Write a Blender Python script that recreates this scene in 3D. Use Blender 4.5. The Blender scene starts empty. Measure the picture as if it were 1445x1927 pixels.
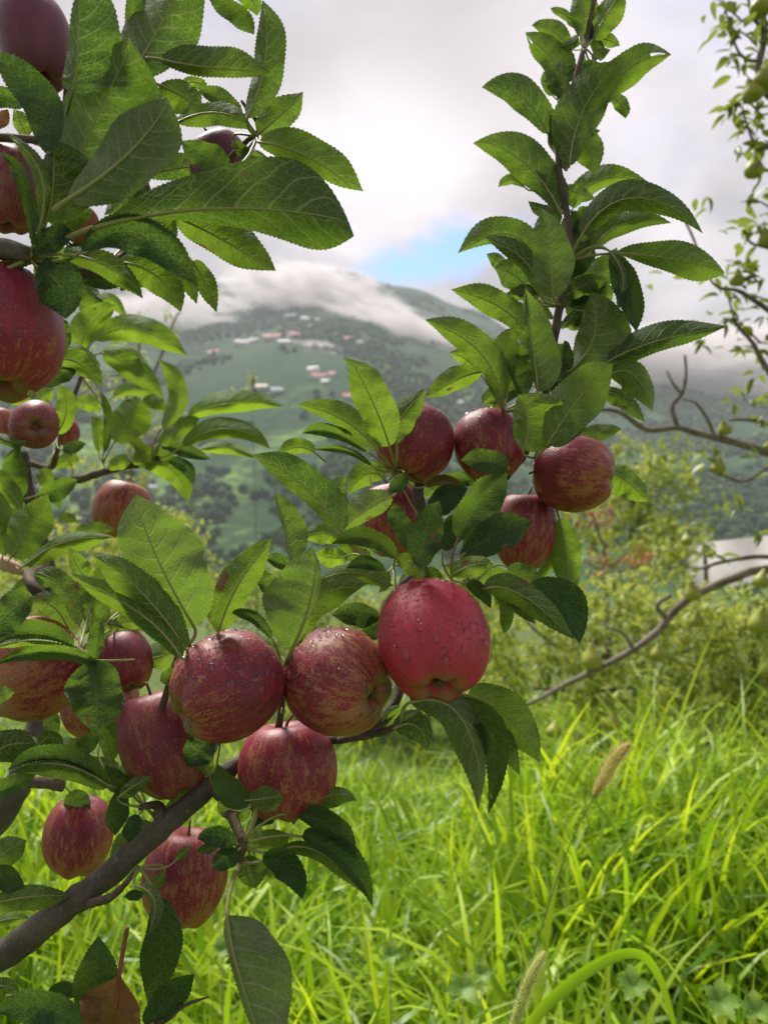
import bpy, bmesh, math, random
import numpy as np
from mathutils import Vector, Matrix, noise as mnoise

R = math.radians
SC = bpy.context.scene
COL = SC.collection
rnd = random.Random(7)
rng = np.random.RandomState(11)

# ------------------------------------------------------------------ camera
F = 26.0 / 36.0 * 1927.0            # focal length in photo pixels
CX, CY, CAMZ = 722.5, 963.5, 1.35
cam_d = bpy.data.cameras.new('camera')
cam = bpy.data.objects.new('camera', cam_d)
COL.objects.link(cam)
cam.location = (0, 0, CAMZ)
cam.rotation_euler = (R(90), 0, 0)
cam_d.sensor_fit = 'VERTICAL'
cam_d.sensor_height = 36.0
cam_d.sensor_width = 27.0
cam_d.lens = 26.0
cam_d.clip_start = 0.05
cam_d.clip_end = 20000
cam_d.dof.use_dof = True
cam_d.dof.focus_distance = 0.53
cam_d.dof.aperture_fstop = 8.0
SC.camera = cam

# ------------------------------------------------------------------ world
SUN_EL, SUN_AZ = 56.0, -32.0        # azimuth from +Y towards +X
W = bpy.data.worlds.new('World')
SC.world = W
W.use_nodes = True
nt = W.node_tree
nt.nodes.clear()




def L(nt, a, b):
    nt.links.new(a, b)


def val(nt, x):
    n = nt.nodes.new('ShaderNodeValue')
    n.outputs[0].default_value = x
    return n.outputs[0]


def M(nt, op, a, b=None, c=None, clamp=False):
    n = nt.nodes.new('ShaderNodeMath')
    n.operation = op
    n.use_clamp = clamp
    for i, x in enumerate((a, b, c)):
        if x is None:
            continue
        if isinstance(x, (int, float)):
            n.inputs[i].default_value = x
        else:
            nt.links.new(x, n.inputs[i])
    return n.outputs[0]


def VM(nt, op, a, b=None, s=None):
    n = nt.nodes.new('ShaderNodeVectorMath')
    n.operation = op
    for i, x in enumerate((a, b)):
        if x is None:
            continue
        if isinstance(x, (tuple, list)):
            n.inputs[i].default_value = x
        else:
            nt.links.new(x, n.inputs[i])
    if s is not None:
        if isinstance(s, (int, float)):
            n.inputs['Scale'].default_value = s
        else:
            nt.links.new(s, n.inputs['Scale'])
    return n


def SS(nt, x, a, b):                # smoothstep
    n = nt.nodes.new('ShaderNodeMapRange')
    n.interpolation_type = 'SMOOTHSTEP'
    nt.links.new(x, n.inputs[0])
    n.inputs[1].default_value = a
    n.inputs[2].default_value = b
    return n.outputs[0]


def MIX(nt, f, a, b):
    n = nt.nodes.new('ShaderNodeMix')
    n.data_type = 'RGBA'
    if isinstance(f, (int, float)):
        n.inputs[0].default_value = f
    else:
        nt.links.new(f, n.inputs[0])
    for i, x in ((6, a), (7, b)):
        if isinstance(x, (tuple, list)):
            n.inputs[i].default_value = (*x, 1) if len(x) == 3 else x
        else:
            nt.links.new(x, n.inputs[i])
    return n.outputs[2]


def NOISE(nt, vec, scale, detail=4, rough=.5, dist=0):
    n = nt.nodes.new('ShaderNodeTexNoise')
    n.inputs['Scale'].default_value = scale
    n.inputs['Detail'].default_value = detail
    n.inputs['Roughness'].default_value = rough
    n.inputs['Distortion'].default_value = dist
    if vec is not None:
        nt.links.new(vec, n.inputs['Vector'])
    return n.outputs['Fac']


def pxdir(px, py):
    v = Vector(((px - CX) / F, 1.0, (CY - py) / F))
    return v.normalized()


tc = nt.nodes.new('ShaderNodeTexCoord')
D = VM(nt, 'NORMALIZE', tc.outputs['Generated']).outputs[0]
sep = nt.nodes.new('ShaderNodeSeparateXYZ')
L(nt, D, sep.inputs[0])
zz = M(nt, 'ADD', M(nt, 'MAXIMUM', sep.outputs[2], 0.0), 0.22)
comb = nt.nodes.new('ShaderNodeCombineXYZ')
L(nt, M(nt, 'DIVIDE', sep.outputs[0], zz), comb.inputs[0])
L(nt, M(nt, 'DIVIDE', sep.outputs[1], zz), comb.inputs[1])
L(nt, M(nt, 'MULTIPLY', sep.outputs[2], 1.2), comb.inputs[2])
cv = comb.outputs[0]
n1 = NOISE(nt, cv, 1.15, 6, .52, .35)
n2 = NOISE(nt, cv, 3.6, 5, .55, .2)
sky = nt.nodes.new('ShaderNodeTexSky')
sky.sky_type = 'NISHITA'
sky.sun_disc = False
sky.sun_elevation = R(SUN_EL)
sky.sun_rotation = R(SUN_AZ)
sky.air_density = 1.0
sky.dust_density = 0.0
# brighter low sky where the cloud is thin, in front of the camera
dotb = VM(nt, 'DOT_PRODUCT', D, tuple(pxdir(700, 460))).outputs['Value']
bright = SS(nt, dotb, 0.974, 0.9995)
dotr = VM(nt, 'DOT_PRODUCT', D, tuple(pxdir(1350, 200))).outputs['Value']
bright2 = M(nt, 'MULTIPLY', SS(nt, dotr, 0.955, 0.999), .30)
body = M(nt, 'ADD', M(nt, 'MULTIPLY', SS(nt, n1, .40, .62), .75), M(nt, 'MULTIPLY', SS(nt, n2, .38, .66), .32))
cloud_col = MIX(nt, body, (.148, .132, .150), (.385, .345, .360))
lum = M(nt, 'ADD', M(nt, 'ADD', .88, M(nt, 'MULTIPLY', bright, .62)), bright2)
cc = VM(nt, 'SCALE', cloud_col, None, lum).outputs[0]
# gap of blue low over the ridge
dgap = VM(nt, 'SUBTRACT', D, tuple(pxdir(820, 485))).outputs[0]
dg = VM(nt, 'MULTIPLY', dgap, (6.2, 0.0, 30.0)).outputs[0]
tilt = nt.nodes.new('ShaderNodeSeparateXYZ')
L(nt, dg, tilt.inputs[0])
gz = M(nt, 'SUBTRACT', tilt.outputs[2], M(nt, 'MULTIPLY', tilt.outputs[0], 1.25))
gr = M(nt, 'SQRT', M(nt, 'ADD', M(nt, 'MULTIPLY', tilt.outputs[0], tilt.outputs[0]), M(nt, 'MULTIPLY', gz, gz)))
n3 = NOISE(nt, cv, 6.0, 4, .55, .4)
gg = M(nt, 'ADD', gr, M(nt, 'MULTIPLY', M(nt, 'SUBTRACT', n3, .5), 2.4))
front = SS(nt, sep.outputs[1], 0.0, .3)
gap = M(nt, 'MULTIPLY', M(nt, 'SUBTRACT', 1.0, SS(nt, gg, .15, 1.15)), front)
# a few other thin places elsewhere in the dome
thin = M(nt, 'MULTIPLY', SS(nt, NOISE(nt, cv, .8, 3, .5, 0), .66, .78), .35)
gapm = M(nt, 'MAXIMUM', gap, thin)
skyc = VM(nt, 'MULTIPLY', VM(nt, 'SCALE', sky.outputs[0], None, 0.12).outputs[0], (.40, .70, 1.10)).outputs[0]
fin = MIX(nt, gapm, cc, skyc)
bg = nt.nodes.new('ShaderNodeBackground')
L(nt, fin, bg.inputs[0])
bg.inputs[1].default_value = 1.0
out = nt.nodes.new('ShaderNodeOutputWorld')
L(nt, bg.outputs[0], out.inputs[0])

sun_d = bpy.data.lights.new('sun', 'SUN')
sun_d.energy = 3.7
sun_d.angle = R(20)
sun_d.color = (1.0, .95, .87)
sun = bpy.data.objects.new('sun', sun_d)
COL.objects.link(sun)
sv = Vector((math.sin(R(SUN_AZ)) * math.cos(R(SUN_EL)), math.cos(R(SUN_AZ)) * math.cos(R(SUN_EL)), math.sin(R(SUN_EL))))
sun.rotation_euler = sv.to_track_quat('Z', 'Y').to_euler()
sun.location = (0, 0, 8)

SC.view_settings.view_transform = 'Standard'
SC.view_settings.look = 'None'
SC.view_settings.exposure = 1.07
SC.view_settings.gamma = 1.0
SC.view_settings.use_curve_mapping = False
SC.cycles.volume_bounces = 4
SC.cycles.max_bounces = 8
SC.cycles.transparent_max_bounces = 8


# ------------------------------------------------------------------ helpers
def P(px, py, d):
    return Vector(((px - CX) / F * d, d, CAMZ + (CY - py) / F * d))


def tag(o, label=None, cat=None, group=None, kind=None):
    if label:
        o['label'] = label
    if cat:
        o['category'] = cat
    if group:
        o['group'] = group
    if kind:
        o['kind'] = kind
    return o


def empty(name, loc, rot=None, scale=None):
    o = bpy.data.objects.new(name, None)
    COL.objects.link(o)
    o.location = loc
    o.empty_display_size = .05
    if rot:
        o.rotation_euler = rot
    if scale:
        o.scale = scale
    return o


def mesh_np(name, V, Fc, mats, parent=None, uv=None, attr=None, mi=None, smooth=True, off=None):
    """V (n,3), Fc list/array of faces (all the same length, or list of arrays)."""
    me = bpy.data.meshes.new(name)
    V = np.asarray(V, dtype=np.float32)
    if off is not None:
        V = V - np.asarray(off, dtype=np.float32)
    if isinstance(Fc, np.ndarray):
        n, k = Fc.shape
        me.vertices.add(len(V))
        me.vertices.foreach_set('co', V.ravel())
        me.loops.add(n * k)
        me.loops.foreach_set('vertex_index', Fc.astype(np.int32).ravel())
        me.polygons.add(n)
        me.polygons.foreach_set('loop_start', np.arange(0, n * k, k, dtype=np.int32))
        me.polygons.foreach_set('loop_total', np.full(n, k, dtype=np.int32))
        me.update(calc_edges=True)
    else:
        me.from_pydata([tuple(map(float, v)) for v in V], [], Fc)
    if smooth:
        me.polygons.foreach_set('use_smooth', np.ones(len(me.polygons), dtype=bool))
    for m in mats:
        me.materials.append(m)
    if mi is not None:
        me.polygons.foreach_set('material_index', np.asarray(mi, dtype=np.int32))
    li = np.empty(len(me.loops), dtype=np.int32)
    me.loops.foreach_get('vertex_index', li)
    if uv is not None:
        l = me.uv_layers.new(name='UVMap')
        l.data.foreach_set('uv', np.asarray(uv, dtype=np.float32)[li].ravel())
    if attr is not None:
        a = me.attributes.new('tone', 'FLOAT', 'POINT')
        a.data.foreach_set('value', np.asarray(attr, dtype=np.float32))
    o = bpy.data.objects.new(name, me)
    COL.objects.link(o)
    if parent is not None:
        o.parent = parent
    return o


def newmat(name):
    m = bpy.data.materials.new(name)
    m.use_nodes = True
    t = m.node_tree
    t.nodes.clear()
    o = t.nodes.new('ShaderNodeOutputMaterial')
    return m, t, o


def BUMP(t, h, strength, dist):
    b = t.nodes.new('ShaderNodeBump')
    b.inputs['Strength'].default_value = strength
    b.inputs['Distance'].default_value = dist
    L(t, h, b.inputs['Height'])
    return b.outputs[0]


def PR(t, col=None, rough=.5, normal=None, spec=.5, **kw):
    p = t.nodes.new('ShaderNodeBsdfPrincipled')
    if col is not None:
        if isinstance(col, (tuple, list)):
            p.inputs['Base Color'].default_value = (*col, 1)
        else:
            L(t, col, p.inputs['Base Color'])
    if isinstance(rough, (int, float)):
        p.inputs['Roughness'].default_value = rough
    else:
        L(t, rough, p.inputs['Roughness'])
    p.inputs['Specular IOR Level'].default_value = spec
    if normal is not None:
        L(t, normal, p.inputs['Normal'])
    for k, v in kw.items():
        p.inputs[k.replace('_', ' ')].default_value = v
    return p


def ATTR(t, name, typ='OBJECT'):
    a = t.nodes.new('ShaderNodeAttribute')
    a.attribute_type = typ
    a.attribute_name = name
    return a


# ------------------------------------------------------------------ materials
def leaf_material():
    m, t, o = newmat('apple_leaf')
    uvn = t.nodes.new('ShaderNodeUVMap')
    s = t.nodes.new('ShaderNodeSeparateXYZ')
    L(t, uvn.outputs[0], s.inputs[0])
    u = s.outputs[0]
    v = M(t, 'SUBTRACT', M(t, 'MULTIPLY', s.outputs[1], 2.0), 1.0)     # -1..1
    av = M(t, 'ABSOLUTE', v)
    side = M(t, 'MULTIPLY', M(t, 'GREATER_THAN', v, 0.0), .47)
    tco = t.nodes.new('ShaderNodeTexCoord')
    ob = tco.outputs['Object']
    wob = M(t, 'MULTIPLY', M(t, 'SUBTRACT', NOISE(t, ob, 60, 2), .5), .05)
    ph = M(t, 'MULTIPLY', M(t, 'ADD', M(t, 'SUBTRACT', u, M(t, 'MULTIPLY', M(t, 'POWER', av, 1.35), .20)), wob), 8.5)
    fr = M(t, 'ABSOLUTE', M(t, 'SUBTRACT', M(t, 'FRACT', M(t, 'ADD', ph, side)), .5))
    lat_w = M(t, 'SUBTRACT', .105, M(t, 'MULTIPLY', av, .06))
    lat = M(t, 'SUBTRACT', 1.0, M(t, 'DIVIDE', fr, lat_w), clamp=True)
    mid = M(t, 'SUBTRACT', 1.0, M(t, 'DIVIDE', av, M(t, 'SUBTRACT', .055, M(t, 'MULTIPLY', u, .035))), clamp=True)
    vor = t.nodes.new('ShaderNodeTexVoronoi')
    vor.feature = 'DISTANCE_TO_EDGE'
    vor.inputs['Scale'].default_value = 330
    L(t, ob, vor.inputs['Vector'])
    ret = M(t, 'SUBTRACT', 1.0, SS(t, vor.outputs['Distance'], 0.0, .11))
    vor2 = t.nodes.new('ShaderNodeTexVoronoi')
    vor2.feature = 'DISTANCE_TO_EDGE'
    vor2.inputs['Scale'].default_value = 140
    L(t, ob, vor2.inputs['Vector'])
    ret2 = M(t, 'SUBTRACT', 1.0, SS(t, vor2.outputs['Distance'], 0.0, .06))
    veins = M(t, 'MAXIMUM', M(t, 'MAXIMUM', lat, mid), M(t, 'MULTIPLY', ret2, .5))
    big = NOISE(t, ob, 34, 3)
    fine = NOISE(t, ob, 170, 5, .65)
    tone = ATTR(t, 'tone').outputs['Fac']
    gloss = ATTR(t, 'gloss').outputs['Fac']
    dead = ATTR(t, 'dead').outputs['Fac']
    spot = ATTR(t, 'spot').outputs['Vector']
    geo = t.nodes.new('ShaderNodeNewGeometry')
    back = geo.outputs['Backfacing']
    # upper face
    top = MIX(t, tone, (.019, .050, .027), (.045, .120, .018))
    top = MIX(t, M(t, 'MULTIPLY', big, .55), top, (.030, .085, .030))
    top = MIX(t, M(t, 'MULTIPLY', veins, .45), top, (.11, .19, .07))
    top = MIX(t, M(t, 'MULTIPLY', ret, .16), top, (.08, .14, .06))
    # lower face: paler, felty
    und = MIX(t, tone, (.042, .076, .030), (.085, .165, .018))
    und = MIX(t, M(t, 'MULTIPLY', big, .5), und, (.040, .090, .018))
    und = MIX(t, M(t, 'MULTIPLY', veins, .8), und, (.36, .44, .20))
    und = MIX(t, M(t, 'MULTIPLY', ret, .22), und, (.18, .25, .09))
    pale = ATTR(t, 'pale').outputs['Fac']
    pcol = MIX(t, big, (.15, .21, .095), (.21, .28, .12))
    pcol = MIX(t, M(t, 'MULTIPLY', veins, .9), pcol, (.42, .48, .27))
    pcol = MIX(t, M(t, 'MULTIPLY', ret, .3), pcol, (.30, .36, .18))
    und = MIX(t, pale, und, pcol)
    col = MIX(t, back, top, und)
    trc = MIX(t, tone, (.050, .125, .010), (.36, .58, .016))
    trc = MIX(t, M(t, 'MULTIPLY', veins, .5), trc, (.28, .38, .09))
    trc = MIX(t, M(t, 'MULTIPLY', ret, .35), trc, (.36, .50, .10))
    # spots and withering
    us = nt_uv = t.nodes.new('ShaderNodeCombineXYZ')
    L(t, u, us.inputs[0])
    L(t, M(t, 'MULTIPLY', v, .5), us.inputs[1])
    ss = t.nodes.new('ShaderNodeSeparateXYZ')
    L(t, spot, ss.inputs[0])
    sp = t.nodes.new('ShaderNodeCombineXYZ')
    L(t, ss.outputs[0], sp.inputs[0])
    L(t, M(t, 'MULTIPLY', ss.outputs[1], .5), sp.inputs[1])
    dist = VM(t, 'DISTANCE', us.outputs[0], sp.outputs[0]).outputs['Value']
    sn = M(t, 'MULTIPLY', M(t, 'SUBTRACT', NOISE(t, ob, 170, 3), .5), .10)
    sd = M(t, 'SUBTRACT', M(t, 'ADD', dist, sn), ss.outputs[2])
    smask = M(t, 'MULTIPLY', M(t, 'SUBTRACT', 1.0, SS(t, sd, -.012, .008)), M(t, 'GREATER_THAN', ss.outputs[2], .001))
    # little random flecks
    vf = t.nodes.new('ShaderNodeTexVoronoi')
    vf.inputs['Scale'].default_value = 55
    L(t, ob, vf.inputs['Vector'])
    fm = M(t, 'MULTIPLY', M(t, 'LESS_THAN', vf.outputs['Distance'], .075), M(t, 'GREATER_THAN', NOISE(t, ob, 18, 1), .57))
    smask = M(t, 'MAXIMUM', smask, M(t, 'MULTIPLY', fm, .7))
    dm = M(t, 'MULTIPLY', dead, SS(t, M(t, 'ADD', M(t, 'MULTIPLY', NOISE(t, ob, 45, 4), 1.0), M(t, 'MULTIPLY', dead, .35)), .45, .62))
    brown = MIX(t, fine, (.085, .040, .018), (.38, .20, .075))
    brown = MIX(t, M(t, 'MULTIPLY', M(t, 'MULTIPLY', SS(t, NOISE(t, ob, 75, 4), .48, .60), dead), .8), brown, (.30, .20, .045))
    brown = MIX(t, M(t, 'MULTIPLY', veins, .7), brown, (.42, .20, .06))
    hurt = M(t, 'MAXIMUM', smask, dm)
    col = MIX(t, hurt, col, brown)
    trc = MIX(t, hurt, trc, (.15, .07, .025))
    h = M(t, 'ADD', M(t, 'MULTIPLY', veins, -1.0), M(t, 'MULTIPLY', big, .8))
    h = M(t, 'ADD', h, M(t, 'MULTIPLY', ret, -.35))
    h = M(t, 'ADD', h, M(t, 'MULTIPLY', fine, .25))
    nb = BUMP(t, h, .55, .0011)
    wet = SS(t, NOISE(t, ob, 40, 2), .60, .66)
    r_top = M(t, 'SUBTRACT', .50, M(t, 'MULTIPLY', gloss, M(t, 'ADD', .10, M(t, 'MULTIPLY', wet, .28))))
    rr = t.nodes.new('ShaderNodeMix')
    L(t, back, rr.inputs[0])
    L(t, r_top, rr.inputs[2])
    rr.inputs[3].default_value = .68
    p = PR(t, col, rr.outputs[0], nb, .42)
    tr = t.nodes.new('ShaderNodeBsdfTranslucent')
    L(t, trc, tr.inputs[0])
    L(t, nb, tr.inputs[1])
    mx = t.nodes.new('ShaderNodeMixShader')
    mx.inputs[0].default_value = .40
    L(t, p.outputs[0], mx.inputs[1])
    L(t, tr.outputs[0], mx.inputs[2])
    L(t, mx.outputs[0], o.inputs[0])
    return m


def petiole_material():
    m, t, o = newmat('petiole')
    tco = t.nodes.new('ShaderNodeTexCoord')
    c = MIX(t, NOISE(t, tco.outputs['Object'], 70, 3), (.25, .32, .10), (.30, .26, .11))
    p = PR(t, c, .5, None, .4, Subsurface_Weight=0.0)
    L(t, p.outputs[0], o.inputs[0])
    return m


def bark_material(name, a, b, c, scale=1.0, moss=0.0):
    m, t, o = newmat(name)
    tco = t.nodes.new('ShaderNodeTexCoord')
    ob = tco.outputs['Object']
    n = NOISE(t, ob, 45 * scale, 6, .6)
    n2 = NOISE(t, ob, 240 * scale, 5, .65)
    n3 = NOISE(t, ob, 14 * scale, 3, .5)
    col = MIX(t, SS(t, n, .35, .68), a, b)
    col = MIX(t, SS(t, n2, .52, .72), col, c)
    col = MIX(t, SS(t, n3, .52, .7), col, tuple(x * .62 for x in a))
    vf = t.nodes.new('ShaderNodeTexVoronoi')
    vf.inputs['Scale'].default_value = 190 * scale
    L(t, ob, vf.inputs['Vector'])
    lent = M(t, 'MULTIPLY', M(t, 'LESS_THAN', vf.outputs['Distance'], .14), SS(t, n, .5, .56))
    col = MIX(t, M(t, 'MULTIPLY', lent, .75), col, tuple(x * .25 for x in a))
    h = M(t, 'ADD', M(t, 'MULTIPLY', n, 1.0), M(t, 'MULTIPLY', n2, .7))
    h = M(t, 'SUBTRACT', h, M(t, 'MULTIPLY', lent, .5))
    nb = BUMP(t, h, .8, .0022 / scale)
    p = PR(t, col, .78, nb, .3)
    L(t, p.outputs[0], o.inputs[0])
    return m


def apple_material():
    m, t, o = newmat('apple_skin')
    tco = t.nodes.new('ShaderNodeTexCoord')
    ob = tco.outputs['Object']
    s = t.nodes.new('ShaderNodeSeparateXYZ')
    L(t, ob, s.inputs[0])
    red = ATTR(t, 'red').outputs['Fac']
    seed = ATTR(t, 'seed').outputs['Fac']
    r = M(t, 'SQRT', M(t, 'ADD', M(t, 'ADD', M(t, 'MULTIPLY', s.outputs[0], s.outputs[0]), M(t, 'MULTIPLY', s.outputs[1], s.outputs[1])), 1e-4))
    c = t.nodes.new('ShaderNodeCombineXYZ')
    L(t, M(t, 'DIVIDE', s.outputs[0], r), c.inputs[0])
    L(t, M(t, 'DIVIDE', s.outputs[1], r), c.inputs[1])
    L(t, M(t, 'ADD', M(t, 'MULTIPLY', s.outputs[2], .36), seed), c.inputs[2])
    st = NOISE(t, c.outputs[0], 9.0, 6, .66, .25)          # streaks along meridians
    c2 = t.nodes.new('ShaderNodeCombineXYZ')
    L(t, M(t, 'DIVIDE', s.outputs[0], r), c2.inputs[0])
    L(t, M(t, 'DIVIDE', s.outputs[1], r), c2.inputs[1])
    L(t, M(t, 'ADD', M(t, 'MULTIPLY', s.outputs[2], 1.1), seed), c2.inputs[2])
    st2 = NOISE(t, c2.outputs[0], 26.0, 4, .7, .3)
    ofs = VM(t, 'ADD', ob, (0, 0, 0))
    L(t, VM(t, 'SCALE', (1.3, 2.1, .7), None, seed).outputs[0], ofs.inputs[1])
    patch = NOISE(t, ofs.outputs[0], 1.5, 3, .5)
    # cover of red: less towards the calyx end and in pale patches
    low = SS(t, s.outputs[2], .35, -1.0)
    cover = M(t, 'ADD', M(t, 'ADD', M(t, 'MULTIPLY', red, .70), -.05), M(t, 'ADD', M(t, 'MULTIPLY', M(t, 'SUBTRACT', patch, .5), .75), M(t, 'MULTIPLY', low, -.20)))
    stv = M(t, 'ADD', M(t, 'MULTIPLY', st, .62), M(t, 'MULTIPLY', st2, .38))
    f = M(t, 'ADD', stv, M(t, 'MULTIPLY', M(t, 'SUBTRACT', cover, .28), .42))
    under = MIX(t, patch, (.42, .195, .065), (.37, .26, .075))
    under = MIX(t, M(t, 'MULTIPLY', red, .60), under, (.35, .065, .050))
    deep = MIX(t, SS(t, st, .38, .62), (.095, .007, .020), (.28, .014, .042))
    rim = MIX(t, .6, under, (.36, .035, .040))
    col = MIX(t, SS(t, f, .40, .49), under, rim)
    col = MIX(t, SS(t, f, .45, .55), col, deep)
    col = MIX(t, M(t, 'MULTIPLY', SS(t, st2, .50, .66), .62), col, (.085, .006, .018))
    lightred = M(t, 'MULTIPLY', SS(t, red, .75, 1.0), .55)
    col = MIX(t, lightred, col, (.66, .035, .070))
    # greenish shade in the calyx basin and at the stem
    gz = M(t, 'MULTIPLY', SS(t, s.outputs[2], -.80, -.97), M(t, 'SUBTRACT', 1.0, SS(t, r, .30, .62)))
    col = MIX(t, M(t, 'MULTIPLY', gz, .75), col, (.17, .19, .045))
    gs = M(t, 'MULTIPLY', SS(t, s.outputs[2], .6, .8), M(t, 'SUBTRACT', 1.0, SS(t, r, .08, .25)))
    col = MIX(t, M(t, 'MULTIPLY', gs, .7), col, (.22, .15, .05))
    # lenticels
    vf = t.nodes.new('ShaderNodeTexVoronoi')
    vf.inputs['Scale'].default_value = 16
    L(t, ob, vf.inputs['Vector'])
    dots = M(t, 'SUBTRACT', 1.0, SS(t, vf.outputs['Distance'], .07, .15))
    col = MIX(t, M(t, 'MULTIPLY', dots, .55), col, (.58, .32, .23))
    plum = ATTR(t, 'plum').outputs['Fac']
    col = MIX(t, plum, col, MIX(t, stv, (.050, .014, .030), (.15, .035, .065)))
    fine = NOISE(t, ob, 60, 3)
    # waxy bloom
    lw = t.nodes.new('ShaderNodeLayerWeight')
    lw.inputs[0].default_value = .35
    bl = M(t, 'MULTIPLY', M(t, 'MULTIPLY', SS(t, NOISE(t, ob, 2.6, 4), .4, .75), .12), 1.0)
    col = MIX(t, bl, col, (.30, .10, .13))
    nb = BUMP(t, M(t, 'ADD', M(t, 'MULTIPLY', fine, .5), M(t, 'MULTIPLY', NOISE(t, ob, 9, 3), 1.0)), .12, .02)
    rough = M(t, 'ADD', .36, M(t, 'MULTIPLY', NOISE(t, ob, 4, 4), .20))
    p = PR(t, col, rough, nb, .5)
    p.inputs['Subsurface Weight'].default_value = .06
    p.inputs['Subsurface Radius'].default_value = (.010, .003, .002)
    p.inputs['Subsurface Scale'].default_value = .3
    L(t, p.outputs[0], o.inputs[0])
    return m


def water_material():
    """clear bead of water: part of the light goes straight through, part is bent, the rest mirrors the sky"""
    m, t, o = newmat('water_drop')
    tr = t.nodes.new('ShaderNodeBsdfTransparent')
    bk = t.nodes.new('ShaderNodeNewGeometry')
    L(t, MIX(t, bk.outputs['Backfacing'], (1, 1, 1), (.92, .92, .92)), tr.inputs[0])
    rf = t.nodes.new('ShaderNodeBsdfRefraction')
    rf.inputs['IOR'].default_value = 1.33
    rf.inputs['Roughness'].default_value = 0.0
    gl = t.nodes.new('ShaderNodeBsdfGlossy')
    gl.inputs['Roughness'].default_value = .09
    fr = t.nodes.new('ShaderNodeFresnel')
    fr.inputs[0].default_value = 1.45
    ff = M(t, 'MULTIPLY', fr.outputs[0], M(t, 'SUBTRACT', 1.0, bk.outputs['Backfacing']))
    m1 = t.nodes.new('ShaderNodeMixShader')
    L(t, M(t, 'SUBTRACT', .5, M(t, 'MULTIPLY', .2, bk.outputs['Backfacing'])), m1.inputs[0])
    L(t, tr.outputs[0], m1.inputs[1])
    L(t, rf.outputs[0], m1.inputs[2])
    m2 = t.nodes.new('ShaderNodeMixShader')
    L(t, ff, m2.inputs[0])
    L(t, m1.outputs[0], m2.inputs[1])
    L(t, gl.outputs[0], m2.inputs[2])
    df = t.nodes.new('ShaderNodeBsdfDiffuse')
    m3 = t.nodes.new('ShaderNodeMixShader')
    L(t, M(t, 'MULTIPLY', .0, M(t, 'SUBTRACT', 1.0, bk.outputs['Backfacing'])), m3.inputs[0])
    L(t, m2.outputs[0], m3.inputs[1])
    L(t, df.outputs[0], m3.inputs[2])
    L(t, m3.outputs[0], o.inputs[0])
    return m


def plain(name, a, b, scale, rough=.7, trans=None, tf=.35, spec=.4, bump=None, tone=False):
    m, t, o = newmat(name)
    tco = t.nodes.new('ShaderNodeTexCoord')
    n = NOISE(t, tco.outputs['Object'], scale, 4)
    f = ATTR(t, 'tone', 'GEOMETRY').outputs['Fac'] if tone else SS(t, n, .3, .7)
    c = MIX(t, f, a, b)
    nb = BUMP(t, n, bump[0], bump[1]) if bump else None
    p = PR(t, c, rough, nb, spec)
    if trans:
        tr = t.nodes.new('ShaderNodeBsdfTranslucent')
        tc2 = MIX(t, f, trans[0], trans[1])
        L(t, tc2, tr.inputs[0])
        mx = t.nodes.new('ShaderNodeMixShader')
        mx.inputs[0].default_value = tf
        L(t, p.outputs[0], mx.inputs[1])
        L(t, tr.outputs[0], mx.inputs[2])
        L(t, mx.outputs[0], o.inputs[0])
    else:
        L(t, p.outputs[0], o.inputs[0])
    return m


M_LEAF = leaf_material()
M_PET = petiole_material()
M_BARK = bark_material('apple_bark', (.078, .070, .052), (.125, .112, .086), (.17, .155, .125))
M_TWIG = bark_material('twig_bark', (.090, .066, .048), (.15, .115, .085), (.19, .15, .12), 2.0)
M_PBARK = bark_material('pear_bark', (.15, .13, .105), (.25, .215, .175), (.33, .29, .24), .5)
M_APPLE = apple_material()
M_WATER = water_material()
M_CALYX = plain('calyx', (.06, .075, .025), (.14, .12, .06), 300, .8)
M_STALK = plain('apple_stalk', (.10, .085, .03), (.16, .09, .04), 120, .6)
M_GRASS = plain('grass_blade', (.08, .19, .006), (.42, .58, .030), 30, .42, ((.20, .42, .005), (.72, .86, .03)), .45, .4, None, True)
M_FOL = plain('orchard_foliage', (.07, .13, .025), (.38, .43, .075), 3, .5, ((.22, .36, .03), (.62, .66, .10)), .38, .4, None, True)
M_ORANGE = plain('orange_foliage', (.26, .10, .05), (.42, .24, .13), 3, .6, ((.40, .15, .06), (.55, .32, .16)), .35, .3, None, True)
M_PEARLEAF = plain('pear_leaf', (.05, .095, .022), (.15, .19, .035), 22, .42, ((.17, .29, .02), (.42, .46, .05)), .40, .45)
M_PEAR = plain('pear_skin', (.18, .25, .03), (.38, .37, .05), 22, .5)
M_WEED = plain('weed_leaf', (.12, .24, .035), (.26, .40, .07), 40, .5, ((.25, .45, .03), (.45, .6, .08)), .4)


def blank(a):
    return plain('flat', a, a, 1)


# ------------------------------------------------------------------ terrain
def fbm(x, y, s, oct=4, seed=0.0):
    v = 0
    a = 1
    for i in range(oct):
        v += a * mnoise.noise(Vector((x / s + seed, y / s - seed, seed * 1.7 + i * 3.1)))
        s *= .5
        a *= .5
    return v


def lerp_tab(x, tab):
    for (x0, y0), (x1, y1) in zip(tab, tab[1:]):
        if x <= x1:
            t = max(0, (x - x0) / (x1 - x0))
            t = t * t * (3 - 2 * t)
            return y0 + (y1 - y0) * t
    return tab[-1][1]


RIDGE = [(-1400, 300), (-500, 420), (150, 520), (430, 535), (640, 512), (760, 538), (880, 580), (1000, 636), (1180, 700), (1500, 720), (2000, 640), (2800, 560)]
RD = 2600.0


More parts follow.
